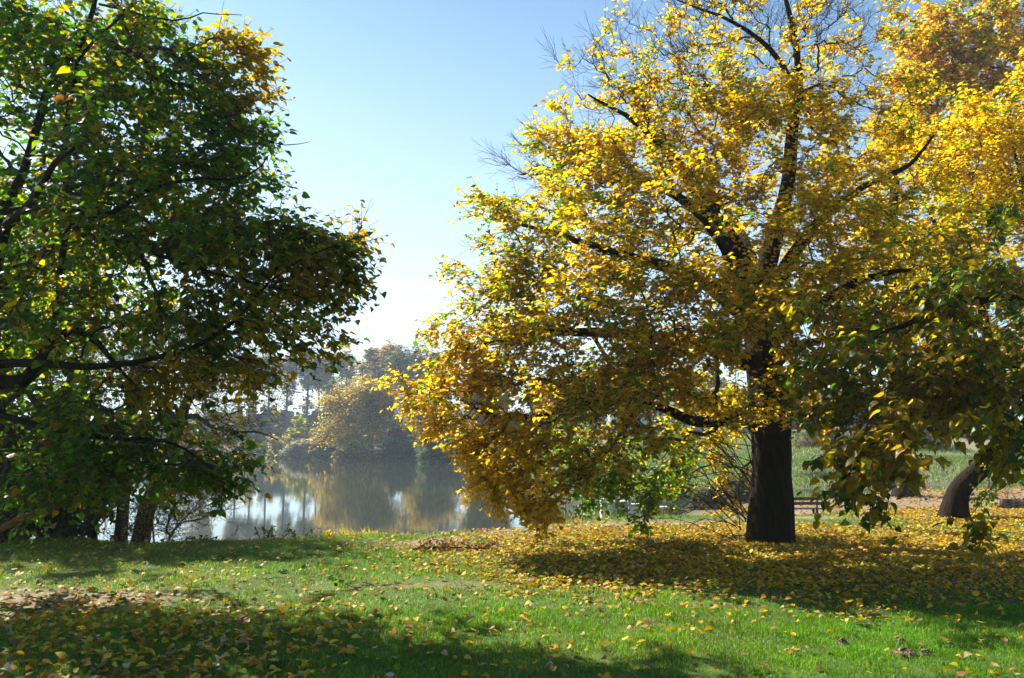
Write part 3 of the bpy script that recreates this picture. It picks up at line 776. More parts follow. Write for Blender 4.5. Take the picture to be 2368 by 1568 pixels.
# ------------------------------------------------------------------ willows and scrub on the near bank
WIL = np.array([(0.50, 0.34, 0.03), (0.42, 0.30, 0.04), (0.55, 0.42, 0.06)]); WGR = np.array([(0.16, 0.2, 0.03), (0.22, 0.24, 0.05)])
def bankpt(px, d, dz=0):
    p = P(px, 1240, d); p[2] = Gz(p[0], p[1]) - .08 + dz; return p
b = bankpt(322, 14.4)
tree('pollard_willow', 'old willow leaning right on the bank, knobbly trunk, long bare limb over the water', 'tree', b,
     [([b] + L3((338, 1180, 14.4), (368, 1110, 14.4), (385, 1060, 14.4)), [.17, .145, .13, .14]),
      (L3((385, 1065, 14.4), (410, 990, 14.5), (428, 940, 14.5), (445, 890, 14.5), (480, 830, 14.6), (500, 760, 14.6)), [.12, .1, .085, .07, .05, .02]),
      (L3((422, 968, 14.5), (455, 962, 14.4), (485, 985, 14.3), (540, 997, 14.2), (600, 997, 14.2), (640, 1014, 14.1)), [.05, .045, .034, .024, .016, .006]),
      (L3((415, 985, 14.5), (370, 920, 14.6), (330, 870, 14.7), (300, 800, 14.8)), [.06, .045, .035, .012]),
      (L3((430, 935, 14.5), (480, 890, 14.3), (530, 880, 14.2), (600, 890, 14.2)), [.05, .035, .022, .006])],
     [(400, 1050, 14.4, 40, 36, .4, 46, .5, .2), (560, 930, 14.2, 100, 60, .6, 70, .12, 0), (460, 800, 14.5, 120, 90, 1.2, 110, .5, .2), (330, 850, 14.7, 110, 90, 1.0, 80, .5, .2),
      (440, 900, 14.5, 110, 70, .8, 80, .65, .1), (600, 960, 14.2, 50, 40, .4, 26, .08, 0), (490, 1030, 14.3, 55, 60, .5, 80, .8, .15)],
     leaf=.08, twiglets=4, per=5, tw_len=.5, droop=.3, kind='narrow', yel=WIL, grn=WGR, bark=M_WILLOW, twigmat=M_WILLOW, rough=.14, bare_tw=3)
b = bankpt(276, 14.9)
tree('bank_willow', 'straight dark willow trunk just left of the leaning one', 'tree', b,
     [([b] + L3((284, 1170, 14.9), (292, 1090, 14.9), (300, 1000, 14.9), (320, 880, 15), (340, 760, 15)), [.125, .105, .1, .09, .07, .03])],
     [(290, 1150, 14.8, 70, 60, .4, 40, .5, .2), (260, 980, 14.9, 100, 90, .9, 70, .6, .3), (330, 820, 15, 100, 100, 1.0, 90, .6, .2), (150, 850, 15.2, 150, 110, 1.2, 170, .9, .4), (40, 720, 15.4, 150, 120, 1.2, 150, .9, .4), (-90, 850, 15.2, 120, 140, 1.2, 150, .9, .4)],  # leftmost masses added to this crown to throw shade on the bank
     leaf=.08, twiglets=4, per=5, tw_len=.45, kind='narrow', yel=WIL, grn=WGR, bark=M_WILLOW, twigmat=M_WILLOW, rough=.1)
b = bankpt(20, 16.0)  # tree added so its crown throws shade onto the left bank
tree('added_bank_tree', 'dark leafy tree added for shade on the water edge behind the thicket at the far left', 'tree', b,
     [([b] + L3((25, 1100, 16), (10, 950, 16), (20, 800, 16), (40, 640, 16), (20, 480, 16)), [.2, .16, .14, .12, .08, .03])],
     [(60, 830, 15.8, 190, 110, 1.2, 200, .95, .7), (-80, 700, 15.8, 160, 160, 1.3, 200, .95, .7), (90, 600, 15.8, 150, 110, 1.1, 200, .95, .6), (-70, 470, 15.8, 150, 120, 1.2, 200, .95, .6), (270, 690, 15.4, 80, 80, .8, 90, .9, .5), (130, 950, 15.6, 150, 60, .9, 120, .9, .7), (-120, 950, 15.6, 120, 120, 1.2, 160, .95, .7)],
     leaf=.1, twiglets=3, per=4, tw_len=.36, droop=.4)
b = bankpt(365, 14.2)
tree('sallow_shrub', 'low sallow shrub with thin yellow leaves reaching right over the pond beside the leaning willow', 'shrub', b,
     [([b] + L3((400, 1228, 14.0), (430, 1195, 13.9), (460, 1160, 13.9)), [.02, .017, .013, .006]),
      ([b] + L3((410, 1218, 14.1), (460, 1200, 14), (510, 1180, 13.9)), [.02, .015, .011, .005]),
      ([b] + L3((350, 1170, 14.3), (370, 1110, 14.3)), [.018, .014, .006])],
     [(440, 1150, 13.9, 80, 64, .6, 210, .88, .15), (390, 1180, 14.1, 60, 55, .5, 140, .8, .2), (470, 1100, 14.0, 50, 40, .4, 70, .85, .1)],
     leaf=.07, twiglets=4, per=5, tw_len=.3, kind='narrow', yel=WIL, grn=WGR, flare=0, trunk_sides=8, droop=.2, tip=.003)
DK = np.array([(0.10, 0.09, 0.03), (0.16, 0.12, 0.03), (0.07, 0.07, 0.025)]); DG = np.array([(0.05, 0.09, 0.02), (0.08, 0.12, 0.03)])
TH = [(55, 14.0, 'densest dark leafy thicket shrub at the left edge of the bank', .75), (140, 14.6, 'twiggy dark thicket shrub, second from the left edge', .6), (215, 14.2, 'thin see-through thicket shrub left of the willow trunks', .45), (-40, 13.2, 'black leafy shrub half cut by the left edge of the picture', .85)]
for i, (px, d, lab, lf) in enumerate(TH):
    b = bankpt(px, d)
    lb = []
    for s in range(5):
        q = px + random.uniform(-35, 35)
        lb.append(([b + (random.uniform(-.15, .15), random.uniform(-.1, .1), 0)] + L3((px + (q - px) * .4, 1180, d), (q, 1090, d), (q + random.uniform(-30, 30), 980, d)), [.04 + .05 * (s == 0), .03 + .03 * (s == 0), .025, .01]))
    tree('thicket_shrub', lab, 'shrub', b, lb,
         [(px, 1150, d, 60, 80, .7, 130, lf, .5), (px + 10, 1030, d, 70, 90, .8, 130, lf, .5), (px, 1215, d, 60, 26, .6, 60, lf * .8, .4)],
         leaf=.065, twiglets=4, per=5, tw_len=.3, yel=DK, grn=DG, group='thicket shrubs on the near bank', flare=0, trunk_sides=8, bare_tw=3)

# ------------------------------------------------------------------ far shore
def far_tree(name, label, cat, px, top, base_py, D, hw, dens, leafn, yel, grn, green, leaf=.5, bare=.35, group=None, lean=0, limbs_n=4, twn=4, per=5, shrub=False, leafy=.95, kind='clump', low=.15, topw=.72):
    c = P(px, base_py, D); z = Gz(c[0], D); b = np.array((c[0], D, max(z, WATER_Z) - .2))
    H = P(px, top, D)[2] - b[2]; k = D / F_PX; wd = hw * k
    ln = lean * k
    lm = []
    if shrub:
        for s in range(4):
            a = rng.uniform(-.7, .7)
            lm.append(([b, b + (a * wd * .4, rng.uniform(-.3, .3) * wd, H * .35), b + (a * wd, rng.uniform(-.4, .4) * wd, H * .7)], [.12, .08, .03]))
        bl = [(0, H * .45, 1.0, H * .5, dens), (0, H * .2, 1.1, H * .22, dens // 2)]
    else:
        lm.append(([b, b + (ln * .3, 0, H * .3), b + (ln * .7, 0, H * .6), b + (ln, 0, H * .9)], [H * .017, H * .013, H * .009, .03]))
        for s in range(limbs_n):
            h = H * rng.uniform(bare, .7); a = rng.uniform(-.8, .8); q = b + (ln * h / H, 0, h)
            lm.append(([q, q + (a * wd * .5, rng.uniform(-.5, .5) * wd, H * .12), q + (a * wd * .9, rng.uniform(-.5, .5) * wd, H * .26)], [H * .007, H * .005, .03]))
        lo = bare * H; hh = (H - lo) / 2
        bl = [(ln, lo + hh * 1.35, 1.0, hh * .66, dens), (ln * .8, lo + hh * .7, topw, hh * .7, int(dens * .6))]
        if low: bl.append((ln * .4, lo * .6, .5, lo * .5, int(dens * low)))
    T = []
    for (ox, oz, rw, rh, n) in bl:
        nc = 9
        cc = rng.normal(size=(nc, 3)); cc = cc / np.linalg.norm(cc, axis=1, keepdims=True) * rng.uniform(.25, .8, (nc, 1))
        u = rng.normal(size=(n, 3)) * rng.uniform(.16, .3, (nc, 1))[(w_ := rng.integers(0, nc, n))] + cc[w_]
        T.append(b + np.array([ox, 0, oz]) + u * np.array([wd * rw, wd * rw * .9, rh]))
    T = np.concatenate(T); T[:, 2] = np.maximum(T[:, 2], b[2] + .2)
    global blob_points
    old = blob_points
    blob_points = lambda _: (T, np.full(len(T), leafy), np.full(len(T), green))
    r = tree(name, label, cat, b, lm, None, leaf=leaf, twiglets=twn, per=per, tw_len=min(2.0, wd * .35), kind=kind, bark=M_FARBARK, twigmat=M_FARBARK,
             leafmat=M_FARLEAF, yel=yel, grn=grn, flare=.1, trunk_sides=8, step=2.0 if not shrub else 1.0, tip=.011, group=group, podd=.0, maxr=.2, droop=.2, gnoise=.3)
    blob_points = old
    return r

OB = np.array([(0.46, 0.25, 0.06), (0.38, 0.22, 0.06), (0.34, 0.26, 0.08)]); OG = np.array([(0.13, 0.14, 0.05), (0.16, 0.15, 0.07)])
ORA = np.array([(0.50, 0.24, 0.05), (0.44, 0.22, 0.05), (0.38, 0.2, 0.06)])
YG = np.array([(0.72, 0.53, 0.06), (0.62, 0.45, 0.06), (0.50, 0.35, 0.05)])
GY = np.array([(0.13, 0.15, 0.09), (0.17, 0.17, 0.1)])
row = [(470, 830, 34, 'tall bare-stemmed row tree mostly hidden behind the left branches'),
       (548, 822, 30, 'tall slim row tree first left of the gaps of sky'), (618, 818, 32, 'tall slim row tree above the blue-grey wood edge'),
       (660, 813, 30, 'tall slim row tree just above the leaf tips of the shade tree'), (708, 812, 30, 'tall slim row tree, its stem straight above the yellow bush'),
       (582, 824, 28, 'slim row tree between the first two above the wood edge'), (734, 820, 26, 'slimmest row tree squeezed between its taller neighbours'),
       (752, 815, 30, 'tall slim row tree in the middle, left of the dark green tree'), (798, 814, 30, 'tall slim row tree behind the dark green tree')]
for i, (px, top, hw, lab) in enumerate(row):
    far_tree('row_tree', lab, 'tree', px, top, 1020, 185 + (i % 3) * 3, hw, 230, 0, OB, OG, .45, leaf=.42, bare=.56, group='tall bare-stemmed trees in a row beyond the pond', twn=3, per=4, low=.3, leafy=.8)
far_tree('round_tree', 'round brownish far tree left of the orange domed one', 'tree', 852, 811, 1030, 182, 38, 420, 0, OB, OG, .6, leaf=.42, bare=.25)
far_tree('domed_tree', 'orange domed far tree behind the big willow', 'tree', 896, 805, 1030, 180, 48, 560, 0, ORA, OG, .15, leaf=.42, bare=.3)
far_tree('broad_tree', 'broadest grey green far tree, beside the yellow branches', 'tree', 978, 796, 1035, 168, 72, 760, 0, OG, GY, .7, leaf=.42, bare=.12, limbs_n=7)
far_tree('dark_tree', 'dark green far tree with a narrow crown, left of the willow top', 'tree', 772, 882, 1040, 160, 28, 300, 0, DG, DG, .5, leaf=.5, bare=.1)
far_tree('dark_tree', 'smaller dark green far tree touching the willow top', 'tree', 808, 890, 1040, 162, 18, 160, 0, DG, DG, .5, leaf=.5, bare=.1)
b = None
far_tree('yellow_willow', 'wide yellow willow on the far shore, dark trunk leaning left at the water', 'tree', 862, 877, 1062, 123, 84, 800, 0, YG, OG, .25, leaf=.24, bare=.08, lean=-28, limbs_n=9, twn=4, per=6, leafy=.9, low=1.2, topw=1.05)
far_tree('yellow_willow', 'second yellow willow farther right, half hidden by the near yellow branches', 'tree', 1005, 918, 1068, 114, 62, 520, 0, YG, OG, .35, leaf=.24, bare=.1, limbs_n=6)
far_tree('shore_bush', 'bright yellow green bush at the far water edge', 'bush', 690, 965, 1056, 141, 28, 220, 0, np.array([(0.62, 0.5, 0.04), (0.5, 0.45, 0.04)]), np.array([(0.2, 0.28, 0.04), (0.3, 0.36, 0.05)]), .35, shrub=True, leaf=.34)
far_tree('shore_bush', 'olive green bush in front of the bright yellow green one', 'bush', 655, 1000, 1056, 139, 32, 200, 0, YG, np.array([(0.13, 0.18, 0.05)]), .6, shrub=True, leaf=.34)
far_tree('shore_bush', 'pale silvery bush low at the far water edge', 'bush', 692, 1012, 1058, 134, 30, 200, 0, np.array([(0.4, 0.37, 0.3), (0.34, 0.32, 0.26)]), GY, .2, shrub=True, leaf=.26)
far_tree('shore_bush', 'brown bush between the silvery bush and the big willow', 'bush', 742, 975, 1058, 134, 30, 220, 0, np.array([(0.22, 0.15, 0.09), (0.2, 0.16, 0.1)]), OG, .2, shrub=True, leaf=.3, leafy=.8)
far_tree('shore_bush', 'rusty red bush behind the foot of the big willow', 'bush', 926, 972, 1062, 124, 26, 160, 0, np.array([(0.34, 0.11, 0.05), (0.3, 0.14, 0.06)]), OG, .1, shrub=True, leaf=.3)
far_tree('shore_bush', 'low orange brown bush under the big willow at the water', 'bush', 818, 1030, 1062, 121, 36, 130, 0, np.array([(0.34, 0.2, 0.07), (0.4, 0.24, 0.08)]), OG, .3, shrub=True, leaf=.26)
far_tree('shore_bush', 'dark green bush right of the big willow trunk', 'bush', 925, 1005, 1066, 117, 40, 200, 0, DG * 1.3, DG, .3, shrub=True, leaf=.3)
far_tree('shore_bush', 'dark bush where the far shore meets the near yellow branches', 'bush', 1010, 1000, 1070, 109, 46, 240, 0, DG * 1.2, DG, .4, shrub=True, leaf=.3)
far_tree('shore_bush', 'grey green bush standing out of the water far left', 'bush', 565, 1012, 1060, 132, 17, 110, 0, np.array([(0.27, 0.27, 0.17)]), GY, .4, shrub=True, leaf=.22)
far_tree('shore_bush', 'grey bush at the far shore between the water bush and the olive one', 'bush', 608, 1025, 1054, 150, 24, 120, 0, GY * 1.4, GY, .4, shrub=True, leaf=.3)

# dark wood edge closing the view behind the pond (one mass)
parts = []; cols = []
n = 20000
x = rng.uniform(-190, 70, n); dd = rng.uniform(0, 1, n)
yy = np.interp(x, [-190, -100, -55, -20, 5, 40, 70], [196, 196, 180, 168, 165, 150, 145]) + dd * 8
top = 7.2 + 1.3 * wave(x, yy * 0, 9, 4) + .5 * wave(x, yy * 0, 3, 9) - 1.5 * smooth01((x + 8) / 40)
zb = G(x, yy)
z = zb + rng.uniform(0, 1, n) ** .85 * (top - .4 - zb)
pos = np.stack([x, yy, z], -1)
V, Fs, mm = leaves(pos, rng.normal(0, 1, (n, 3)), rng.normal(0, 1, (n, 3)) + (0, -1, 0), rng.uniform(.7, 1.5, n), np.zeros(n), np.zeros(n), 'clump')
C = palette(n, .7, np.array([(0.13, 0.11, 0.06)]), np.array([(0.05, 0.075, 0.04), (0.07, 0.09, 0.05)]), podd=0)
wood = mesh_obj('wood_edge', V, Fs, M_FARLEAF, colors=np.repeat(C, mm, 0))
tag(wood, 'dark bluish wood edge under the tall trees beyond the pond', 'woodland', kind='stuff')

# trees beyond the grassy dike, seen through the yellow crown
for i, (px, top, D, hw, lab, yy_, gg_) in enumerate([
        (1120, 850, 120, 60, 'brown tree beyond the dike hidden behind the left part of the yellow crown', OB, .4), (1290, 880, 118, 70, 'olive tree beyond the dike behind the middle of the yellow crown', YG, .6), (1450, 890, 120, 75, 'dark tree behind the pale building, left of its neighbour', OB, .7), (1620, 870, 120, 80, 'darker tree behind the pale building, nearest the thick trunk', DG * 1.3, .5), (1850, 900, 118, 60, 'olive tree just right of the thick trunk beyond the dike', OB, .6),
        (1990, 900, 110, 80, 'purplish brown tree right of the thick trunk beyond the green bank', np.array([(0.13, 0.09, 0.085), (0.16, 0.11, 0.09)]), .1), (2190, 820, 100, 80, 'brown tree beyond the right hand field', OB, .4)]):
    far_tree('backdrop_tree', lab, 'tree', px, top, 1045, D, hw, 420, 0, yy_, OG, gg_, leaf=.5, bare=.1, group='trees beyond the dike')
PUR = np.array([(0.12, 0.085, 0.085), (0.15, 0.10, 0.09)])
for i, (px, D, hw, lab) in enumerate([(1900, 88, 50, 'bare purple bush row, nearest the thick trunk'), (2010, 88, 60, 'bare purple bush row, middle bush behind the green bank'), (2120, 86, 60, 'bare purple bush row, rightmost bush')]):
    far_tree('bare_bush', lab, 'bush', px, 985, 1062, D, hw, 260, 0, PUR, PUR, .3, shrub=True, leaf=.14, leafy=.8, group='bare purple bushes behind the green bank')
for i, (px, pt, pb, D, hw, lab) in enumerate([(1720, 1090, 1165, 44, 50, 'brown leafless scrub left of the thick trunk by the water'), (2050, 1088, 1130, 49, 34, 'yellowish tussock bush on the stream bank behind the hanging leaves'), (1890, 1100, 1128, 60, 50, 'dark green bush along the stream beyond the bench'), (1640, 1120, 1175, 38, 40, 'dry brown scrub behind the concrete weir'), (1560, 1050, 1140, 47, 46, 'dark green bush on the dike left of the brown scrub')]):
    far_tree('stream_bush', lab, 'bush', px, pt, pb, D, hw, 170, 0, np.array([(0.2, 0.15, 0.07), (0.16, 0.14, 0.06)]), DG, .5, shrub=True, leaf=.14, leafy=.8, per=4)

# ------------------------------------------------------------------ pale building beyond the dike
M_WALL = plain_mat('pale_render', (0.52, 0.52, 0.55), (0.6, 0.6, 0.62), 1.5, bump=.05)
M_ROOF = plain_mat('grey_roof', (0.12, 0.11, 0.12), (0.2, 0.18, 0.18), 3)
M_GLASS = plain_mat('window_glass', (0.03, 0.035, 0.045), (0.05, 0.055, 0.065), 1, rough=.1, bump=0, spec=.6)
M_FRAME = plain_mat('window_frame', (0.7, 0.7, 0.7), (0.78, 0.78, 0.78), 2, bump=0)
by = 104.0; bx0, bx1 = 13.0, 33.0; bz = Gz(22, by) - .3; bh = 4.4
br = empty('building', (23, by + 4, bz)); br['_world'] = 1
tag(br, 'long low pale building glimpsed through the yellow crown beyond the dike', 'building')
m = MB(); m.box((23, by + 4, bz + bh / 2), (bx1 - bx0, 8, bh)); m.build('wall', M_WALL, br)
m = MB()
m.add([(bx0 - .4, by - .5, bz + bh), (bx1 + .4, by - .5, bz + bh), (bx1 + .4, by + 8.5, bz + bh), (bx0 - .4, by + 8.5, bz + bh), (bx0 + 1, by + 4, bz + bh + 1.7), (bx1 - 1, by + 4, bz + bh + 1.7)],
      [[0, 1, 5, 4], [2, 3, 4, 5], [1, 2, 5], [3, 0, 4], [3, 2, 1, 0]])
m.build('roof', M_ROOF, br)
for k in range(6):
    wx = bx0 + 2 + k * 3.2
    m = MB()
    for (cx, cz, sx, sz) in ((wx, bz + 1.6, 1.5, .12), (wx, bz + 3.1, 1.5, .12), (wx - .69, bz + 2.35, .12, 1.38), (wx + .69, bz + 2.35, .12, 1.38), (wx, bz + 2.35, .08, 1.38)):
        m.box((cx, by - .05, cz), (sx, .1, sz))
    wf = m.build('window', M_FRAME, br); wf['_world'] = 1
    m = MB(); m.box((wx, by - .03, bz + 2.35), (1.26, .04, 1.38)); m.build('pane', M_GLASS, wf)

# ------------------------------------------------------------------ concrete weir and its rail
M_CONC = plain_mat('weathered_concrete', (0.50, 0.49, 0.47), (0.68, 0.67, 0.64), 5, bump=.3)
M_POST = plain_mat('grey_post', (0.12, 0.11, 0.10), (0.24, 0.22, 0.2), 14, bump=.3)
wy = 29.0
c0 = P(1388, 1176, wy); c1 = P(1545, 1181, wy)
wz = P(1388, 1160, wy)[2]
wr = empty('concrete_weir', (c0[0], wy, WATER_Z - .4)); wr['_world'] = 1
tag(wr, 'low pale concrete weir wall with posts at the water edge, left of the thick trunk', 'weir')
tot = c1[0] - c0[0]
m = MB(); m.box((c0[0] + .12, wy, (wz + WATER_Z) / 2 - .15), (.24, .5, wz - WATER_Z + .5)); m.build('pillar', M_CONC, wr, bevel=.02)
wid = (tot - .3) / 3
for k in range(3):
    hz = wz - .03 - .10 * k
    m = MB(); m.box((c0[0] + .3 + wid * (k + .5), wy + .08, (hz + WATER_Z) / 2 - .15), (wid - .05, .28, hz - WATER_Z + .3), jit=.006)
    m.box((c0[0] + .3 + wid * (k + .5), wy + .05, hz + .03), (wid - .02, .4, .055)); m.build('wall_panel', M_CONC, wr, bevel=.012)
m = MB(); hc = (c0[0] + .3 + wid * .55, wy - .075, wz - .4)
m.tube([Vector(hc), Vector(hc) + Vector((0, -.03, 0))], .13, 14); m.tube([Vector(hc) + Vector((0, -.03, 0)), Vector(hc) + Vector((0, -.08, 0))], .05, 10); m.build('valve', M_POST, wr)

fr = empty('wire_fence', (P(1310, 1180, 27.5)[0], 27.5, WATER_Z - .3)); fr['_world'] = 1
tag(fr, 'thin wire fence on three slim posts in the water left of the concrete weir', 'fence')
tops = []
for px, pt in ((1306, 1158), (1345, 1163), (1376, 1166)):
    q = P(px, pt, 27.5); g = q.copy(); g[2] = WATER_Z - .5
    m = MB(); m.tube([g, (g + q) / 2 + (.01, 0, 0), q], [.035, .033, .03], 7); m.build('post', M_POST, fr); tops.append(q)
tops.append(P(1390, 1166, 28.6))
for dz in (-.06, -.3):
    m = MB(); pts = []
    for a_, b_ in zip(tops[:-1], tops[1:]):
        for t in (0, .25, .5, .75): pts.append(a_ * (1 - t) + b_ * t + np.array((0, 0, dz - .05 * math.sin(t * math.pi))))
    pts.append(tops[-1] + (0, 0, dz)); m.tube(pts, .009, 4); m.build('wire', M_CONC, fr)

# ------------------------------------------------------------------ bench
M_BENCH = plain_mat('dark_bench_wood', (0.028, 0.024, 0.02), (0.06, 0.05, 0.04), 8, bump=.3)
bd = 31.5
e0 = P(1822, 1164, bd); e1 = P(1891, 1157, bd + .25)
bw = 1.55; gz = Gz(e1[0] - .7, bd)
ben = empty('park_bench', (e1[0] - bw / 2, bd, gz), R(4)) 
tag(ben, 'dark wooden park bench just right of the thick trunk, facing the water', 'bench')
for k, z in enumerate((.66, .84)):
    m = MB(); m.box((0, -.2 - k * .03, z), (bw, .035, .12), rx=R(8)); m.build('back_slat', M_BENCH, ben, bevel=.006)
for y in (-.1, .04, .18):
    m = MB(); m.box((0, y, .45), (bw, .12, .04)); m.build('seat_slat', M_BENCH, ben, bevel=.006)
for sx in (-1, 1):
    for yy2 in (-.14, .17):
        m = MB(); m.box((sx * (bw / 2 - .2), yy2, .2), (.08, .08, .46)); m.build('leg', M_BENCH, ben, bevel=.006)
    m = MB(); m.box((sx * (bw / 2 - .2), -.16, .66), (.06, .05, .5), rx=R(8)); m.build('back_post', M_BENCH, ben, bevel=.006)

# ------------------------------------------------------------------ fallen log and brush at the right edge
lg = P(2345, 1155, 24.0); lz = Gz(lg[0], 24.0)
lr = empty('fallen_log', (lg[0], 24, lz)); lr['_world'] = 1
tag(lr, 'rough brown fallen log with broken twigs lying in the field at the right edge', 'log')
a, r = spline([(lg[0] - .55, 23.9, lz + .22), (lg[0] - .1, 24, lz + .2), (lg[0] + .5, 24.1, lz + .14), (lg[0] + 1.3, 24.3, lz + .12)], [.19, .2, .14, .08])
v, f = loft(a, r, 12, .16, 5)
f2 = [list(map(int, q)) for q in f] + [list(range(12))[::-1], [len(v) - 12 + k for k in range(12)]]
mesh_obj('log', v, f2, bark_mat('log_bark', (0.10, 0.06, 0.045), (0.3, 0.2, 0.15), 10), lr, smooth=True)
for k in range(12):
    m = MB(); s = Vector((lg[0] + random.uniform(-.8, .9), 24 + random.uniform(-.6, .1), lz + random.uniform(.05, .2)))
    d = Vector((random.uniform(-1, 1), random.uniform(-.4, .2), random.uniform(.05, .8))).normalized()
    L_ = random.uniform(.3, .8)
    m.tube([s, s + d * L_ * .5 + Vector((0, 0, .03)), s + d * L_], [.014, .01, .005], 4); m.build('twig', M_TWIG, lr)

# ------------------------------------------------------------------ broken low bough at the left edge
b0 = P(-30, 1240, 7.9)
pts = [b0] + L3((30, 1208, 7.85), (95, 1182, 7.8), (150, 1162, 7.75), (168, 1150, 7.7), (192, 1118, 7.7), (215, 1078, 7.7))
a, r = spline(pts, [.04, .036, .03, .026, .028, .018, .012], .06)
v, f = loft(a, r, 8, .06, 9)
dead = mesh_obj('dead_bough', v, f, M_DEADWOOD, smooth=True)
tag(dead, 'bare reddish bough slanting up from the left edge below the green leaves', 'branch')

# ------------------------------------------------------------------ molehills
M_SOIL = plain_mat('crumbly_soil', (0.07, 0.042, 0.026), (0.22, 0.145, 0.095), 22, bump=.9)
def on_ground(px, py):
    d = EYE * F_PX / (py - 1015)
    for _ in range(8):
        p = P(px, py, d); d *= 1 + (p[2] - Gz(p[0], p[1])) / (EYE - Gz(p[0], p[1]) + .01) * .9
    return P(px, py, d)
for (px, py, wpx, hpx, lab) in ((2090, 1516, 66, 20, 'largest brown molehill in the grass near the bottom right'), (2084, 1490, 28, 16, 'small molehill just behind the largest one'),
                                (2140, 1514, 28, 11, 'dark small molehill touching the right side of the largest one'), (1948, 1490, 24, 14, 'small molehill left of the others in the grass'),
                                (2196, 1496, 18, 10, 'smallest molehill, farthest right in the grass')):
    p = on_ground(px, py); k = p[1] / F_PX; w2 = wpx * k / 2; h = hpx * k * .7
    m = MB(); n1, n2 = 26, 9; vv = []; ff = []
    for j in range(n2 + 1):
        rr = (j / n2)
        for i in range(n1):
            t = i / n1 * 6.283
            x = math.cos(t) * rr * w2 * (1 + .15 * math.sin(3 * t)); y = math.sin(t) * rr * w2 * .8
            z = h * (1 - rr * rr) ** 1.2 + random.uniform(-.12, .2) * h * (rr < .95) - (.02 if j == n2 else 0)
            vv.append((x, y, z))
            if j: ff.append([(j - 1) * n1 + i, j * n1 + i, j * n1 + (i + 1) % n1, (j - 1) * n1 + (i + 1) % n1])
    m.add(vv, ff)
    for c in range(60):
        t = random.uniform(0, 6.28); rr = random.uniform(0, 1.15) * w2; s = random.uniform(.006, .02)
        m.box((math.cos(t) * rr, math.sin(t) * rr * .8, max(0, h * (1 - (rr / w2) ** 2)) + s * .4), (s, s * .8, s * .7), rz=random.uniform(0, 3), rx=random.uniform(0, 1), jit=s * .2)
    o = m.build('molehill', M_SOIL, smooth=False); o.location = (p[0], p[1], Gz(p[0], p[1])); tag(o, lab, 'molehill', 'molehills in the grass')

# fallen twigs with brown leaves by the bare path
p = on_ground(1030, 1276)
fb = empty('fallen_branch', (p[0], p[1], Gz(p[0], p[1]))); fb['_world'] = 1
tag(fb, 'fallen twiggy branch with withered red brown leaves at the edge of the yellow leaf carpet', 'branch')
m = MB(); ends = []
z0 = Gz(p[0], p[1])
m.tube([(p[0] - .5, p[1] + .1, z0 + .03), (p[0], p[1], z0 + .07), (p[0] + .7, p[1] - .08, z0 + .05)], [.016, .013, .006], 6)
for k in range(26):
    s = Vector((p[0] + random.uniform(-.5, .6), p[1] + random.uniform(-.05, .08), z0 + .05)); d = Vector((random.uniform(-.6, 1), random.uniform(-.8, .8), random.uniform(.0, .35))).normalized()
    e = s + d * random.uniform(.15, .42); m.tube([s, (s + e) / 2 + Vector((0, 0, .02)), e], [.006, .005, .003], 4); ends += [e, (s + e) / 2, (s * .3 + e * .7)]
m.build('branches', M_TWIG, fb)
e = np.array([tuple(q) for q in ends for _ in range(2)]) + rng.normal(0, .03, (len(ends) * 2, 3)) ; e[:, 2] = np.maximum(e[:, 2], z0 + .02)
n = len(e)
V, Fs, mm = leaves(e, rng.normal(0, 1, (n, 3)), rng.normal(0, .6, (n, 3)) + (0, 0, 1), rng.uniform(.03, .065, n), rng.uniform(.2, 1, n), rng.uniform(.2, 1.2, n))
mesh_obj('leaves', V, Fs, M_FALLEN, fb, colors=np.repeat(palette(n, 0, np.array([(0.26, 0.09, 0.03), (0.2, 0.1, 0.05), (0.34, 0.14, 0.04)]), podd=0), mm, 0))
for (px, py, ln, az, lab) in ((2030, 1421, .34, .15, 'pale straight stick lying in the sunlit grass at the right'), (35, 1407, .3, .1, 'pale stick in the dirt patch at the left edge'), (640, 1345, .26, -.4, 'short pale stick lying in the middle of the shaded lawn')):
    p = on_ground(px, py); z0 = Gz(p[0], p[1]) + .035
    m = MB(); dx, dy = math.cos(az) * ln / 2, -math.sin(az) * ln / 2
    m.tube([(-dx, -dy, 0), (-dx * .2, -dy * .2 + .008, .012), (dx * .4, dy * .4, .006), (dx, dy, .02)], [.008, .007, .006, .003], 6)
    m.tube([(0, 0, .01), (dx * .3, dy * .3 + .05, .03)], [.004, .002], 5)
    o = m.build('stick', M_STICK, smooth=True); o.location = (p[0], p[1], z0); tag(o, lab, 'stick')

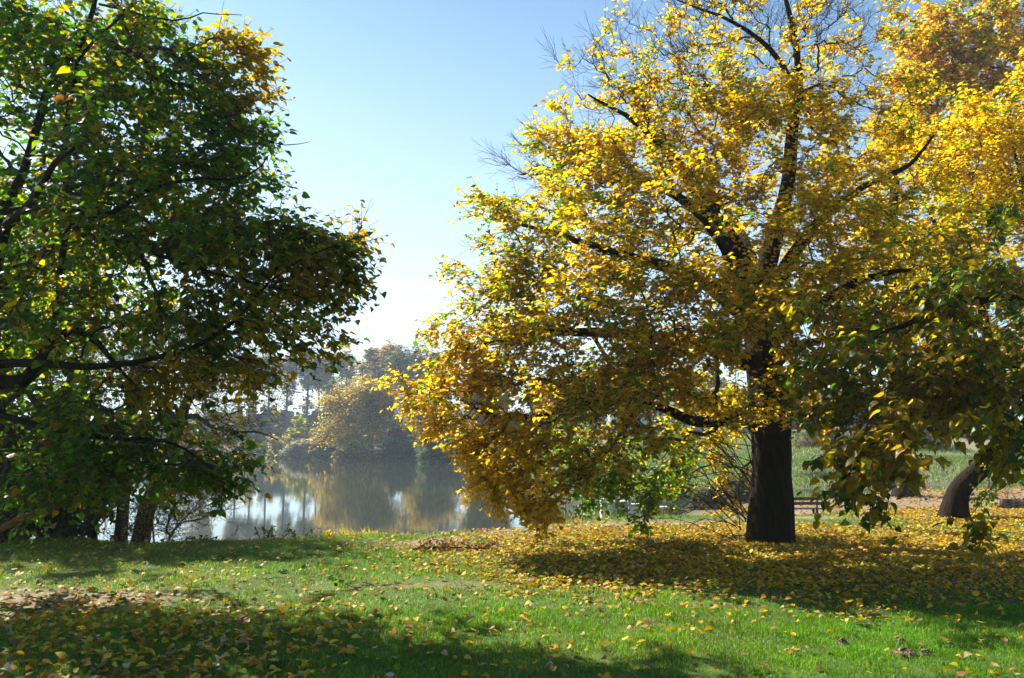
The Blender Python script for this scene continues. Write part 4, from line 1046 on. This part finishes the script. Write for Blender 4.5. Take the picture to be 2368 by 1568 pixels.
# ------------------------------------------------------------------ weeds and reeds on the bank edge
def weed(name, px, d, h, label, colr, n=26, leafs=.05, spread=.25, cat='weed'):
    p = P(px, 1235, d); z0 = Gz(p[0], p[1]) - .02
    r_ = empty(name, (p[0], p[1], z0)); r_['_world'] = 1; tag(r_, label, cat)
    m = MB(); es = []
    for k in range(7):
        a = random.uniform(-1, 1) * spread; q = Vector((p[0] + a * .3, p[1] + random.uniform(-.08, .08), z0)); hh = h * random.uniform(.55, 1)
        t = q + Vector((a, random.uniform(-.1, .1), hh)); mid = (q + t) / 2 + Vector((a * -.15, 0, 0)); m.tube([q, mid, t], [.007, .005, .003], 4)
        for _ in range(n // 3):
            s = random.uniform(.25, 1); es.append(tuple((q * (1 - s) + t * s) + Vector((random.gauss(0, .03), random.gauss(0, .03), 0))))
    m.build('stem', M_TWIG, r_)
    e = np.array(es); n2 = len(e)
    V, Fs, mm = leaves(e, rng.normal(0, 1, (n2, 3)) + (0, 0, .2), rng.normal(0, .5, (n2, 3)) + (0, 0, 1), rng.uniform(.6, 1.3, n2) * leafs, rng.uniform(0, .4, n2), rng.uniform(0, .5, n2))
    mesh_obj('foliage', V, Fs, M_LEAF, r_, colors=np.repeat(palette(n2, 0, np.array(colr), podd=0), mm, 0))
weed('bank_weed', 640, 13.8, .34, 'dark seeding weed, tallest of the weeds on the bank edge before the sky reflection', [(0.04, 0.03, 0.02), (0.06, 0.04, 0.025)], leafs=.035)
weed('bank_weed', 610, 13.7, .3, 'leafy green weed on the bank edge left of the dark one', [(0.06, 0.1, 0.03)], leafs=.045)
weed('bank_weed', 694, 13.9, .3, 'grey green weed on the bank edge right of the dark one', [(0.08, 0.1, 0.05)], leafs=.045)
weed('bank_weed', 760, 14.0, .2, 'small orange yellow weed on the bank edge', [(0.45, 0.26, 0.04), (0.3, 0.28, 0.04)], leafs=.05, spread=.12)
weed('bank_weed', 458, 13.4, .12, 'low dark twiggy clump on the bank edge beside the sallow', [(0.03, 0.025, 0.02)], leafs=.04, spread=.3)
weed('bank_weed', 285, 13.5, .3, 'red and orange leaved plant at the foot of the straight willow', [(0.4, 0.12, 0.04), (0.35, 0.22, 0.05)], leafs=.05, spread=.4)
for i, (px, d, n_, lab) in enumerate(((806, 14.1, 16, 'small tuft of yellow reed blades on the bank edge, left of its twin'), (852, 14.2, 20, 'larger tuft of yellow reed blades on the bank edge'))):
    p = P(px, 1235, d); z0 = Gz(p[0], p[1]) - .03
    vs, fs = [], []
    for k in range(n_):
        a = random.uniform(-1, 1); bx = random.uniform(-.14, .14); byy = random.uniform(-.08, .08); h = random.uniform(.12, .26); wd = .007
        pp = [(bx, byy, 0), (bx + a * .05, byy, h * .6), (bx + a * .17, byy, h)]
        c = len(vs)
        vs += [(pp[0][0] - wd, byy, 0), (pp[0][0] + wd, byy, 0), (pp[1][0] + wd, byy, pp[1][2]), (pp[1][0] - wd, byy, pp[1][2]), pp[2]]
        fs += [[c, c + 1, c + 2, c + 3], [c + 3, c + 2, c + 4]]
    o = mesh_obj('reed_tuft', vs, fs, M_GRASS, colors=np.tile([(0.5, 0.4, 0.07)], (len(vs), 1))); o.location = (p[0], p[1], z0); tag(o, lab, 'reeds')

# ------------------------------------------------------------------ grass
def blades(x, y, h, wdt, colr, lean=.5, name='grass', label='', z=None):
    n = len(x); z = G(x, y) - .006 if z is None else z
    a = rng.uniform(0, 6.283, n); b = rng.uniform(0, 6.283, n); l = np.abs(rng.normal(0, lean, n)) * h
    sx, sy = np.cos(a) * wdt / 2, np.sin(a) * wdt / 2
    lx, ly = np.cos(b) * l, np.sin(b) * l
    v = np.empty((n, 5, 3))
    v[:, 0] = np.stack([x - sx, y - sy, z], -1); v[:, 1] = np.stack([x + sx, y + sy, z], -1)
    v[:, 2] = np.stack([x + sx * .8 + lx * .35, y + sy * .8 + ly * .35, z + h * .6], -1); v[:, 3] = np.stack([x - sx * .8 + lx * .35, y - sy * .8 + ly * .35, z + h * .6], -1)
    v[:, 4] = np.stack([x + lx, y + ly, z + h * np.clip(1 - .25 * l / h, .3, 1)], -1)
    o = (np.arange(n) * 5)[:, None]
    ob = mesh_obj(name, v.reshape(-1, 3), [o + np.array([[0, 1, 2, 3]]), o + np.array([[3, 2, 4]])], M_GRASS, colors=np.repeat(colr, 5, 0))
    tag(ob, label, 'grass', kind='stuff'); return ob

def scatter(n, y0, y1, margin=1.25, power=1.0):
    """points in the wedge in front of the camera"""
    u = rng.uniform(0, 1, n)
    y = (y0 ** (2 * power) + u * (y1 ** (2 * power) - y0 ** (2 * power))) ** (1 / (2 * power)) if power else y0 * (y1 / y0) ** u
    x = rng.uniform(-1, 1, n) * (y * .66 * margin + .6)
    return x, y

def carpet(x, y):
    """share of the ground covered by fallen leaves 0..1"""
    r = np.hypot((x - 4.0) / 6.6, (y - 12.2) / 4.3) + .10 * wave(x, y, 1.6, 60)
    a = smooth01((1.14 - r) / .62)
    b = smooth01((1.0 - np.hypot((x - 12.5) / 6.5, (y - 17) / 4.5)) / .4) * .8
    return np.maximum(a, b)

def gcolor(x, y, n):
    A = np.array([(0.095, 0.22, 0.007), (0.12, 0.27, 0.008), (0.065, 0.18, 0.007), (0.17, 0.30, 0.010)])
    c = A[rng.integers(0, 4, n)]
    dryk = np.clip(.35 + .5 * wave(x, y, 3.2, 50) + .35 * np.exp(-((y - 9.6) / 1.0) ** 2) * (x < 1.5), 0, .9)
    st = rng.uniform(0, 1, n) < dryk * .5
    c = np.where(st[:, None], np.array([(0.30, 0.26, 0.10)]) * rng.uniform(.6, 1.2, (n, 1)), c)
    left = (smooth01((y - 9.5) / 3) * smooth01((0 - x) / 3))[:, None]
    c = c * (1 - left) + c * np.array([1.35, 1.0, 1.0]) * left
    return c * rng.uniform(.65, 1.25, (n, 1)) * (1 + .22 * wave(x, y, .55, 61) + .15 * wave(x, y, 1.7, 33))[:, None]

for (n, y0, y1, hh, ww) in ((340000, 4.2, 8.0, .046, .0042), (270000, 8.0, 14.0, .044, .006), (130000, 13.5, 21.0, .048, .010), (90000, 20, 44, .08, .018)):
    x, y = scatter(n, y0, y1, 1.15 if y0 < 8 else 1.3)
    clump = .72 + .26 * wave(x, y, .35, 17) + .2 * wave(x, y, .9, 27)
    keep = (rng.uniform(0, 1, n) < (1 - .93 * dirt(x, y)) * clump) & (shore_dist(x, y) > .25)
    keep &= ~((carpet(x, y) > .75) & (rng.uniform(0, 1, n) < .45))
    x, y = x[keep], y[keep]; m_ = len(x)
    h = hh * rng.uniform(.45, 1.25, m_) * (1 + .45 * wave(x, y, .7, 23) + .35 * wave(x, y, .22, 29)) * (1 - .35 * dirt(x, y))
    h = np.maximum(h, .015)
    blades(x, y, h, np.full(m_, ww) * rng.uniform(.7, 1.2, m_), gcolor(x, y, m_), .85, 'grass', 'green park grass of the lawn')
# coarser tufts and low broad-leaved weeds in the lawn
n = 420; x0, y0 = scatter(n, 4.6, 15, 1.15); k = (dirt(x0, y0) < .3) & (wave(x0, y0, 2.4, 8) > -.1); x0, y0 = x0[k], y0[k]
m_ = 26; i0 = np.repeat(np.arange(len(x0)), m_); q = len(i0); rs = np.repeat(rng.uniform(.02, .06, len(x0)), m_); hs = np.repeat(rng.uniform(.055, .12, len(x0)), m_)
x = x0[i0] + rng.normal(0, 1, q) * rs; y = y0[i0] + rng.normal(0, 1, q) * rs
blades(x, y, hs * rng.uniform(.5, 1.1, q), np.full(q, .005) * (1 + y / 12), gcolor(x, y, q) * .85, .7, 'grass_tufts', 'coarser longer grass tufts in the lawn')
n = 260; x0, y0 = scatter(n, 4.6, 13.5, 1.15); k = wave(x0, y0, 1.6, 19) > .15; x0, y0 = x0[k], y0[k]
m_ = 9; i0 = np.repeat(np.arange(len(x0)), m_); q = len(i0); a = rng.uniform(0, 6.283, q)
V, Fs, mm = leaves(np.stack([x0[i0] + np.cos(a) * .01, y0[i0] + np.sin(a) * .01, G(x0[i0], y0[i0]) + .012], -1), np.stack([np.cos(a), np.sin(a), rng.uniform(.15, .8, q)], -1),
                   np.array([0, 0, 1.0]) + rng.normal(0, .25, (q, 3)), rng.uniform(.035, .08, q), rng.uniform(0, .4, q), rng.uniform(.2, .7, q))
wd = mesh_obj('lawn_weeds', V, Fs, M_LEAF, colors=np.repeat(np.array([(0.06, 0.15, 0.012)]) * rng.uniform(.6, 1.6, (q, 1)), mm, 0))
tag(wd, 'low broad leaved weeds scattered in the lawn', 'weeds', kind='stuff')
# dike and far banks
n = 90000
x = rng.uniform(-6, 48, n); y = rng.uniform(42, 100, n)
k = (shore_dist(x, y) > .4)
x, y = x[k], y[k]
blades(x, y, rng.uniform(.12, .4, len(x)), np.full(len(x), .06), np.array([(0.09, 0.15, 0.04)]) * rng.uniform(.6, 1.5, (len(x), 1)) + rng.uniform(0, .04, (len(x), 1)) * np.array([1, .7, .2]), .6, 'bank_grass', 'long dull green grass of the far dike')
# tall dry grass along the bank
n = 21000
x = np.concatenate([rng.uniform(-10, 2, n // 3), rng.uniform(.2, 7, n // 3), rng.uniform(-10, 7, n // 3)])
ylo = np.interp(x, [-10, -8.3, -5.5, -3, -1.4, .2, 2.2, 3.4, 9, 14], [15.9, 15.6, 15.8, 16.2, 16.9, 18.6, 20.2, 23, 25, 27])
y = ylo - rng.uniform(.1, 1.5, n) * (1 + .6 * (x > 1))
k = rng.uniform(0, 1, n) < np.clip(.4 + wave(x, y, 1.2, 3), 0, 1) * np.where(x > 1, 1, .55)
x, y = x[k], y[k]
blades(x, y, rng.uniform(.15, .6, len(x)) * np.where(x > -.5, 1, .75), np.full(len(x), .011), np.array([(0.36, 0.24, 0.10)]) * rng.uniform(.4, 1.3, (len(x), 1)) + rng.uniform(0, .05, (len(x), 1)) * np.array([0, 1, 0]), .35, 'dry_grass', 'tall dry straw coloured grass along the water edge')

# ------------------------------------------------------------------ fallen leaves
FY = np.array([(0.78, 0.48, 0.012), (0.70, 0.40, 0.010), (0.78, 0.57, 0.04), (0.62, 0.33, 0.010), (0.54, 0.42, 0.02)])
FB = np.array([(0.46, 0.30, 0.12), (0.5, 0.36, 0.16), (0.34, 0.17, 0.06), (0.55, 0.22, 0.03), (0.26, 0.14, 0.07)])
def lay(x, y, brown, size, lift=.02):
    n = len(x)
    z = G(x, y) + lift * rng.uniform(.3, 1.6, n)
    a = rng.uniform(0, 6.283, n)
    d = np.stack([np.cos(a), np.sin(a), rng.normal(0, .28, n)], -1)
    nn = np.array([0, 0, 1.0]) + rng.normal(0, .36, (n, 3))
    c = np.where((rng.uniform(0, 1, n) < brown)[:, None], FB[rng.integers(0, len(FB), n)], FY[rng.integers(0, len(FY), n)]) * rng.uniform(.7, 1.12, (n, 1))
    return np.stack([x, y, z], -1), d, nn, size * rng.uniform(.55, 1.15, n), rng.uniform(-.1, .65, n), rng.uniform(-.3, 1.0, n), c
sets = []
n = 125000
x = rng.uniform(-4.5, 19, n); y = rng.uniform(7.3, 22, n)
k = rng.uniform(0, 1, n) < carpet(x, y) ** 1.7
x, y = x[k], y[k]; sets.append(lay(x, y, .27, .059, .03))
n = 10500; x, y = scatter(n, 4.6, 16, 1.12)
dens = .28 + .5 * np.clip(wave(x, y, 2.4, 70), 0, 1) + .6 * smooth01((x + 1) / 3) * smooth01((y - 6.5) / 2.5) + .25 * np.exp(-((y - 8.8) / 1.2) ** 2)
k = rng.uniform(0, 1, n) < dens; x, y = x[k], y[k]; sets.append(lay(x, y, .36, .062, .04))
n = 4300; x, y = rng.uniform(-6, -.3, n), rng.uniform(4.6, 8.6, n)
k = rng.uniform(0, 1, n) < smooth01((-.7 - x) / 1.6) * (1 - smooth01((y - 7.4) / 1.1)) * .8; x, y = x[k], y[k]; sets.append(lay(x, y, .24, .071, .05))
n = 260; x, y = rng.normal(-4.7, .8, n), rng.normal(8.4, .35, n); sets.append(lay(x, y, .85, .07, .02))
n = 22000; x = rng.uniform(3, 34, n); y = rng.uniform(18, 44, n)
k = (shore_dist(x, y) > .8) & (rng.uniform(0, 1, n) < .3 + .7 * smooth01((x - 8) / 6)); x, y = x[k], y[k]; sets.append(lay(x, y, .9, .10, .03))
allv = [np.concatenate([s[i] for s in sets]) for i in range(7)]
pos = allv[0]
# the leaves that show largest are things of their own
infr = (np.abs(pos[:, 0] / pos[:, 1]) < .635) & (pos[:, 1] > 5.05)
order = np.argsort(np.where(infr, pos[:, 1] / (allv[3] / .09), 1e9))[:300]
rest = np.ones(len(pos), bool); rest[order] = False
V, Fs, mm = leaves(*[v_[rest] for v_ in allv[:6]])
lit = mesh_obj('leaf_litter', V, Fs, M_FALLEN, colors=np.repeat(allv[6][rest], mm, 0))
tag(lit, 'carpet of fallen yellow and brown leaves spread over the lawn', 'fallen leaves', kind='stuff')
NM = [((0.74, 0.52, 0.04), 'fallen yellow leaf in the foreground grass', 'single yellow leaves on the foreground grass'), ((0.55, 0.46, 0.04), 'fallen greenish yellow leaf in the foreground grass', 'single greenish yellow leaves on the foreground grass'),
      ((0.62, 0.30, 0.02), 'fallen orange leaf in the foreground grass', 'single orange leaves on the foreground grass'), ((0.58, 0.45, 0.26), 'fallen pale tan curled leaf in the foreground grass', 'single pale tan leaves on the foreground grass'),
      ((0.28, 0.15, 0.07), 'fallen brown leaf in the foreground grass', 'single brown leaves on the foreground grass')]
protos = {}
for q, j in enumerate(order):
    c = allv[6][j]
    ci = int(np.argmin([np.linalg.norm(c / c.sum() - np.array(a[0]) / sum(a[0])) + .25 * abs(c.sum() - sum(a[0])) for a in NM]))
    vi = q % 4
    if (ci, vi) not in protos:
        V, Fs, mm = leaves(np.zeros((1, 3)), np.array([[0, 1.0, 0]]), np.array([[0, 0, 1.0]]), np.ones(1), np.array([(.05, .35, .6, .15)[vi]]), np.array([(.3, .1, .9, .6)[vi]]))
        o = mesh_obj('fallen_leaf', V, Fs, M_FALLEN, colors=np.tile([np.array(NM[ci][0]) * (.8, 1, 1.1, .9)[vi]], (mm, 1)))
        protos[(ci, vi)] = o
    else:
        o = protos[(ci, vi)].copy(); COL.objects.link(o)
    t = Vector(allv[1][j]).normalized(); nn = Vector(allv[2][j]); bx = nn.cross(t).normalized(); nn = t.cross(bx) * -1
    if nn.z < 0: nn = -nn; bx = -bx
    Mx = Matrix((bx, t, bx.cross(t))).transposed().to_4x4()
    o.matrix_world = Matrix.Translation(pos[j]) @ Mx @ Matrix.Scale(float(allv[3][j]), 4)
    sx_ = pos[j][0] / pos[j][1] / .643; sy_ = pos[j][1]
    hor = ['at the far left', 'left of the middle', 'just left of the centre', 'just right of the centre', 'right of the middle', 'at the far right'][int(min(5, max(0, (sx_ + 1) * 3)))]
    ver = 'along the bottom edge' if sy_ < 5.7 else ('in the near grass' if sy_ < 6.5 else 'in the grass farther up')
    big = 'large' if allv[3][j] > .075 else ('small' if allv[3][j] < .055 else 'fallen')
    word = NM[ci][1].split(' in the')[0].replace('fallen ', '')
    tag(o, f'{big} {word} {ver}, {hor} of the picture'.replace('at the far left of the picture', 'at the far left').replace('at the far right of the picture', 'at the far right').replace(' middle of the picture', ' middle').replace(' centre of the picture', ' centre'), 'leaf', NM[ci][2])

n = 1500
x = rng.uniform(-1, 1, n); y = 19 + 75 * rng.uniform(0, 1, n) ** 1.4; x = x * y * .55 - y * .12
k = (shore_dist(x, y) < -.6) & (wave(x, y, 6, 44) > -.2); x, y = x[k], y[k]; n = len(x)
a = rng.uniform(0, 6.283, n)
V, Fs, mm = leaves(np.stack([x, y, np.full(n, WATER_Z + .006)], -1), np.stack([np.cos(a), np.sin(a), np.zeros(n)], -1), np.array([0, 0, 1.0]) + rng.normal(0, .02, (n, 3)), rng.uniform(.05, .1, n), rng.uniform(0, .1, n), rng.uniform(0, .1, n))
fl = mesh_obj('floating_leaves', V, Fs, M_FALLEN, colors=np.repeat(palette(n, .1, FB, podd=0), mm, 0))
tag(fl, 'small leaves floating on the pond surface', 'floating leaves', kind='stuff')

# ------------------------------------------------------------------ haze
hm, t, N, K = new_mat('autumn_haze')
pv = N.new('ShaderNodeVolumePrincipled'); o = N.new('ShaderNodeOutputMaterial')
pv.inputs['Color'].default_value = (0.72, 0.87, 1.0, 1)
pv.inputs['Density'].default_value = 0.00052
pv.inputs['Anisotropy'].default_value = 0.3
K(pv.outputs[0], o.inputs['Volume'])
m = MB(); m.add([(x, y, z) for z in (-6, 27) for (x, y) in ((-620, -360), (620, -360), (620, 680), (-620, 680))],
                [[3, 2, 1, 0], [4, 5, 6, 7], [0, 1, 5, 4], [1, 2, 6, 5], [2, 3, 7, 6], [3, 0, 4, 7]])
hz = m.build('haze', hm); tag(hz, 'thin blue autumn haze over the pond', 'haze', kind='stuff')

for o in bpy.data.objects:
    if '_world' in o: del o['_world']
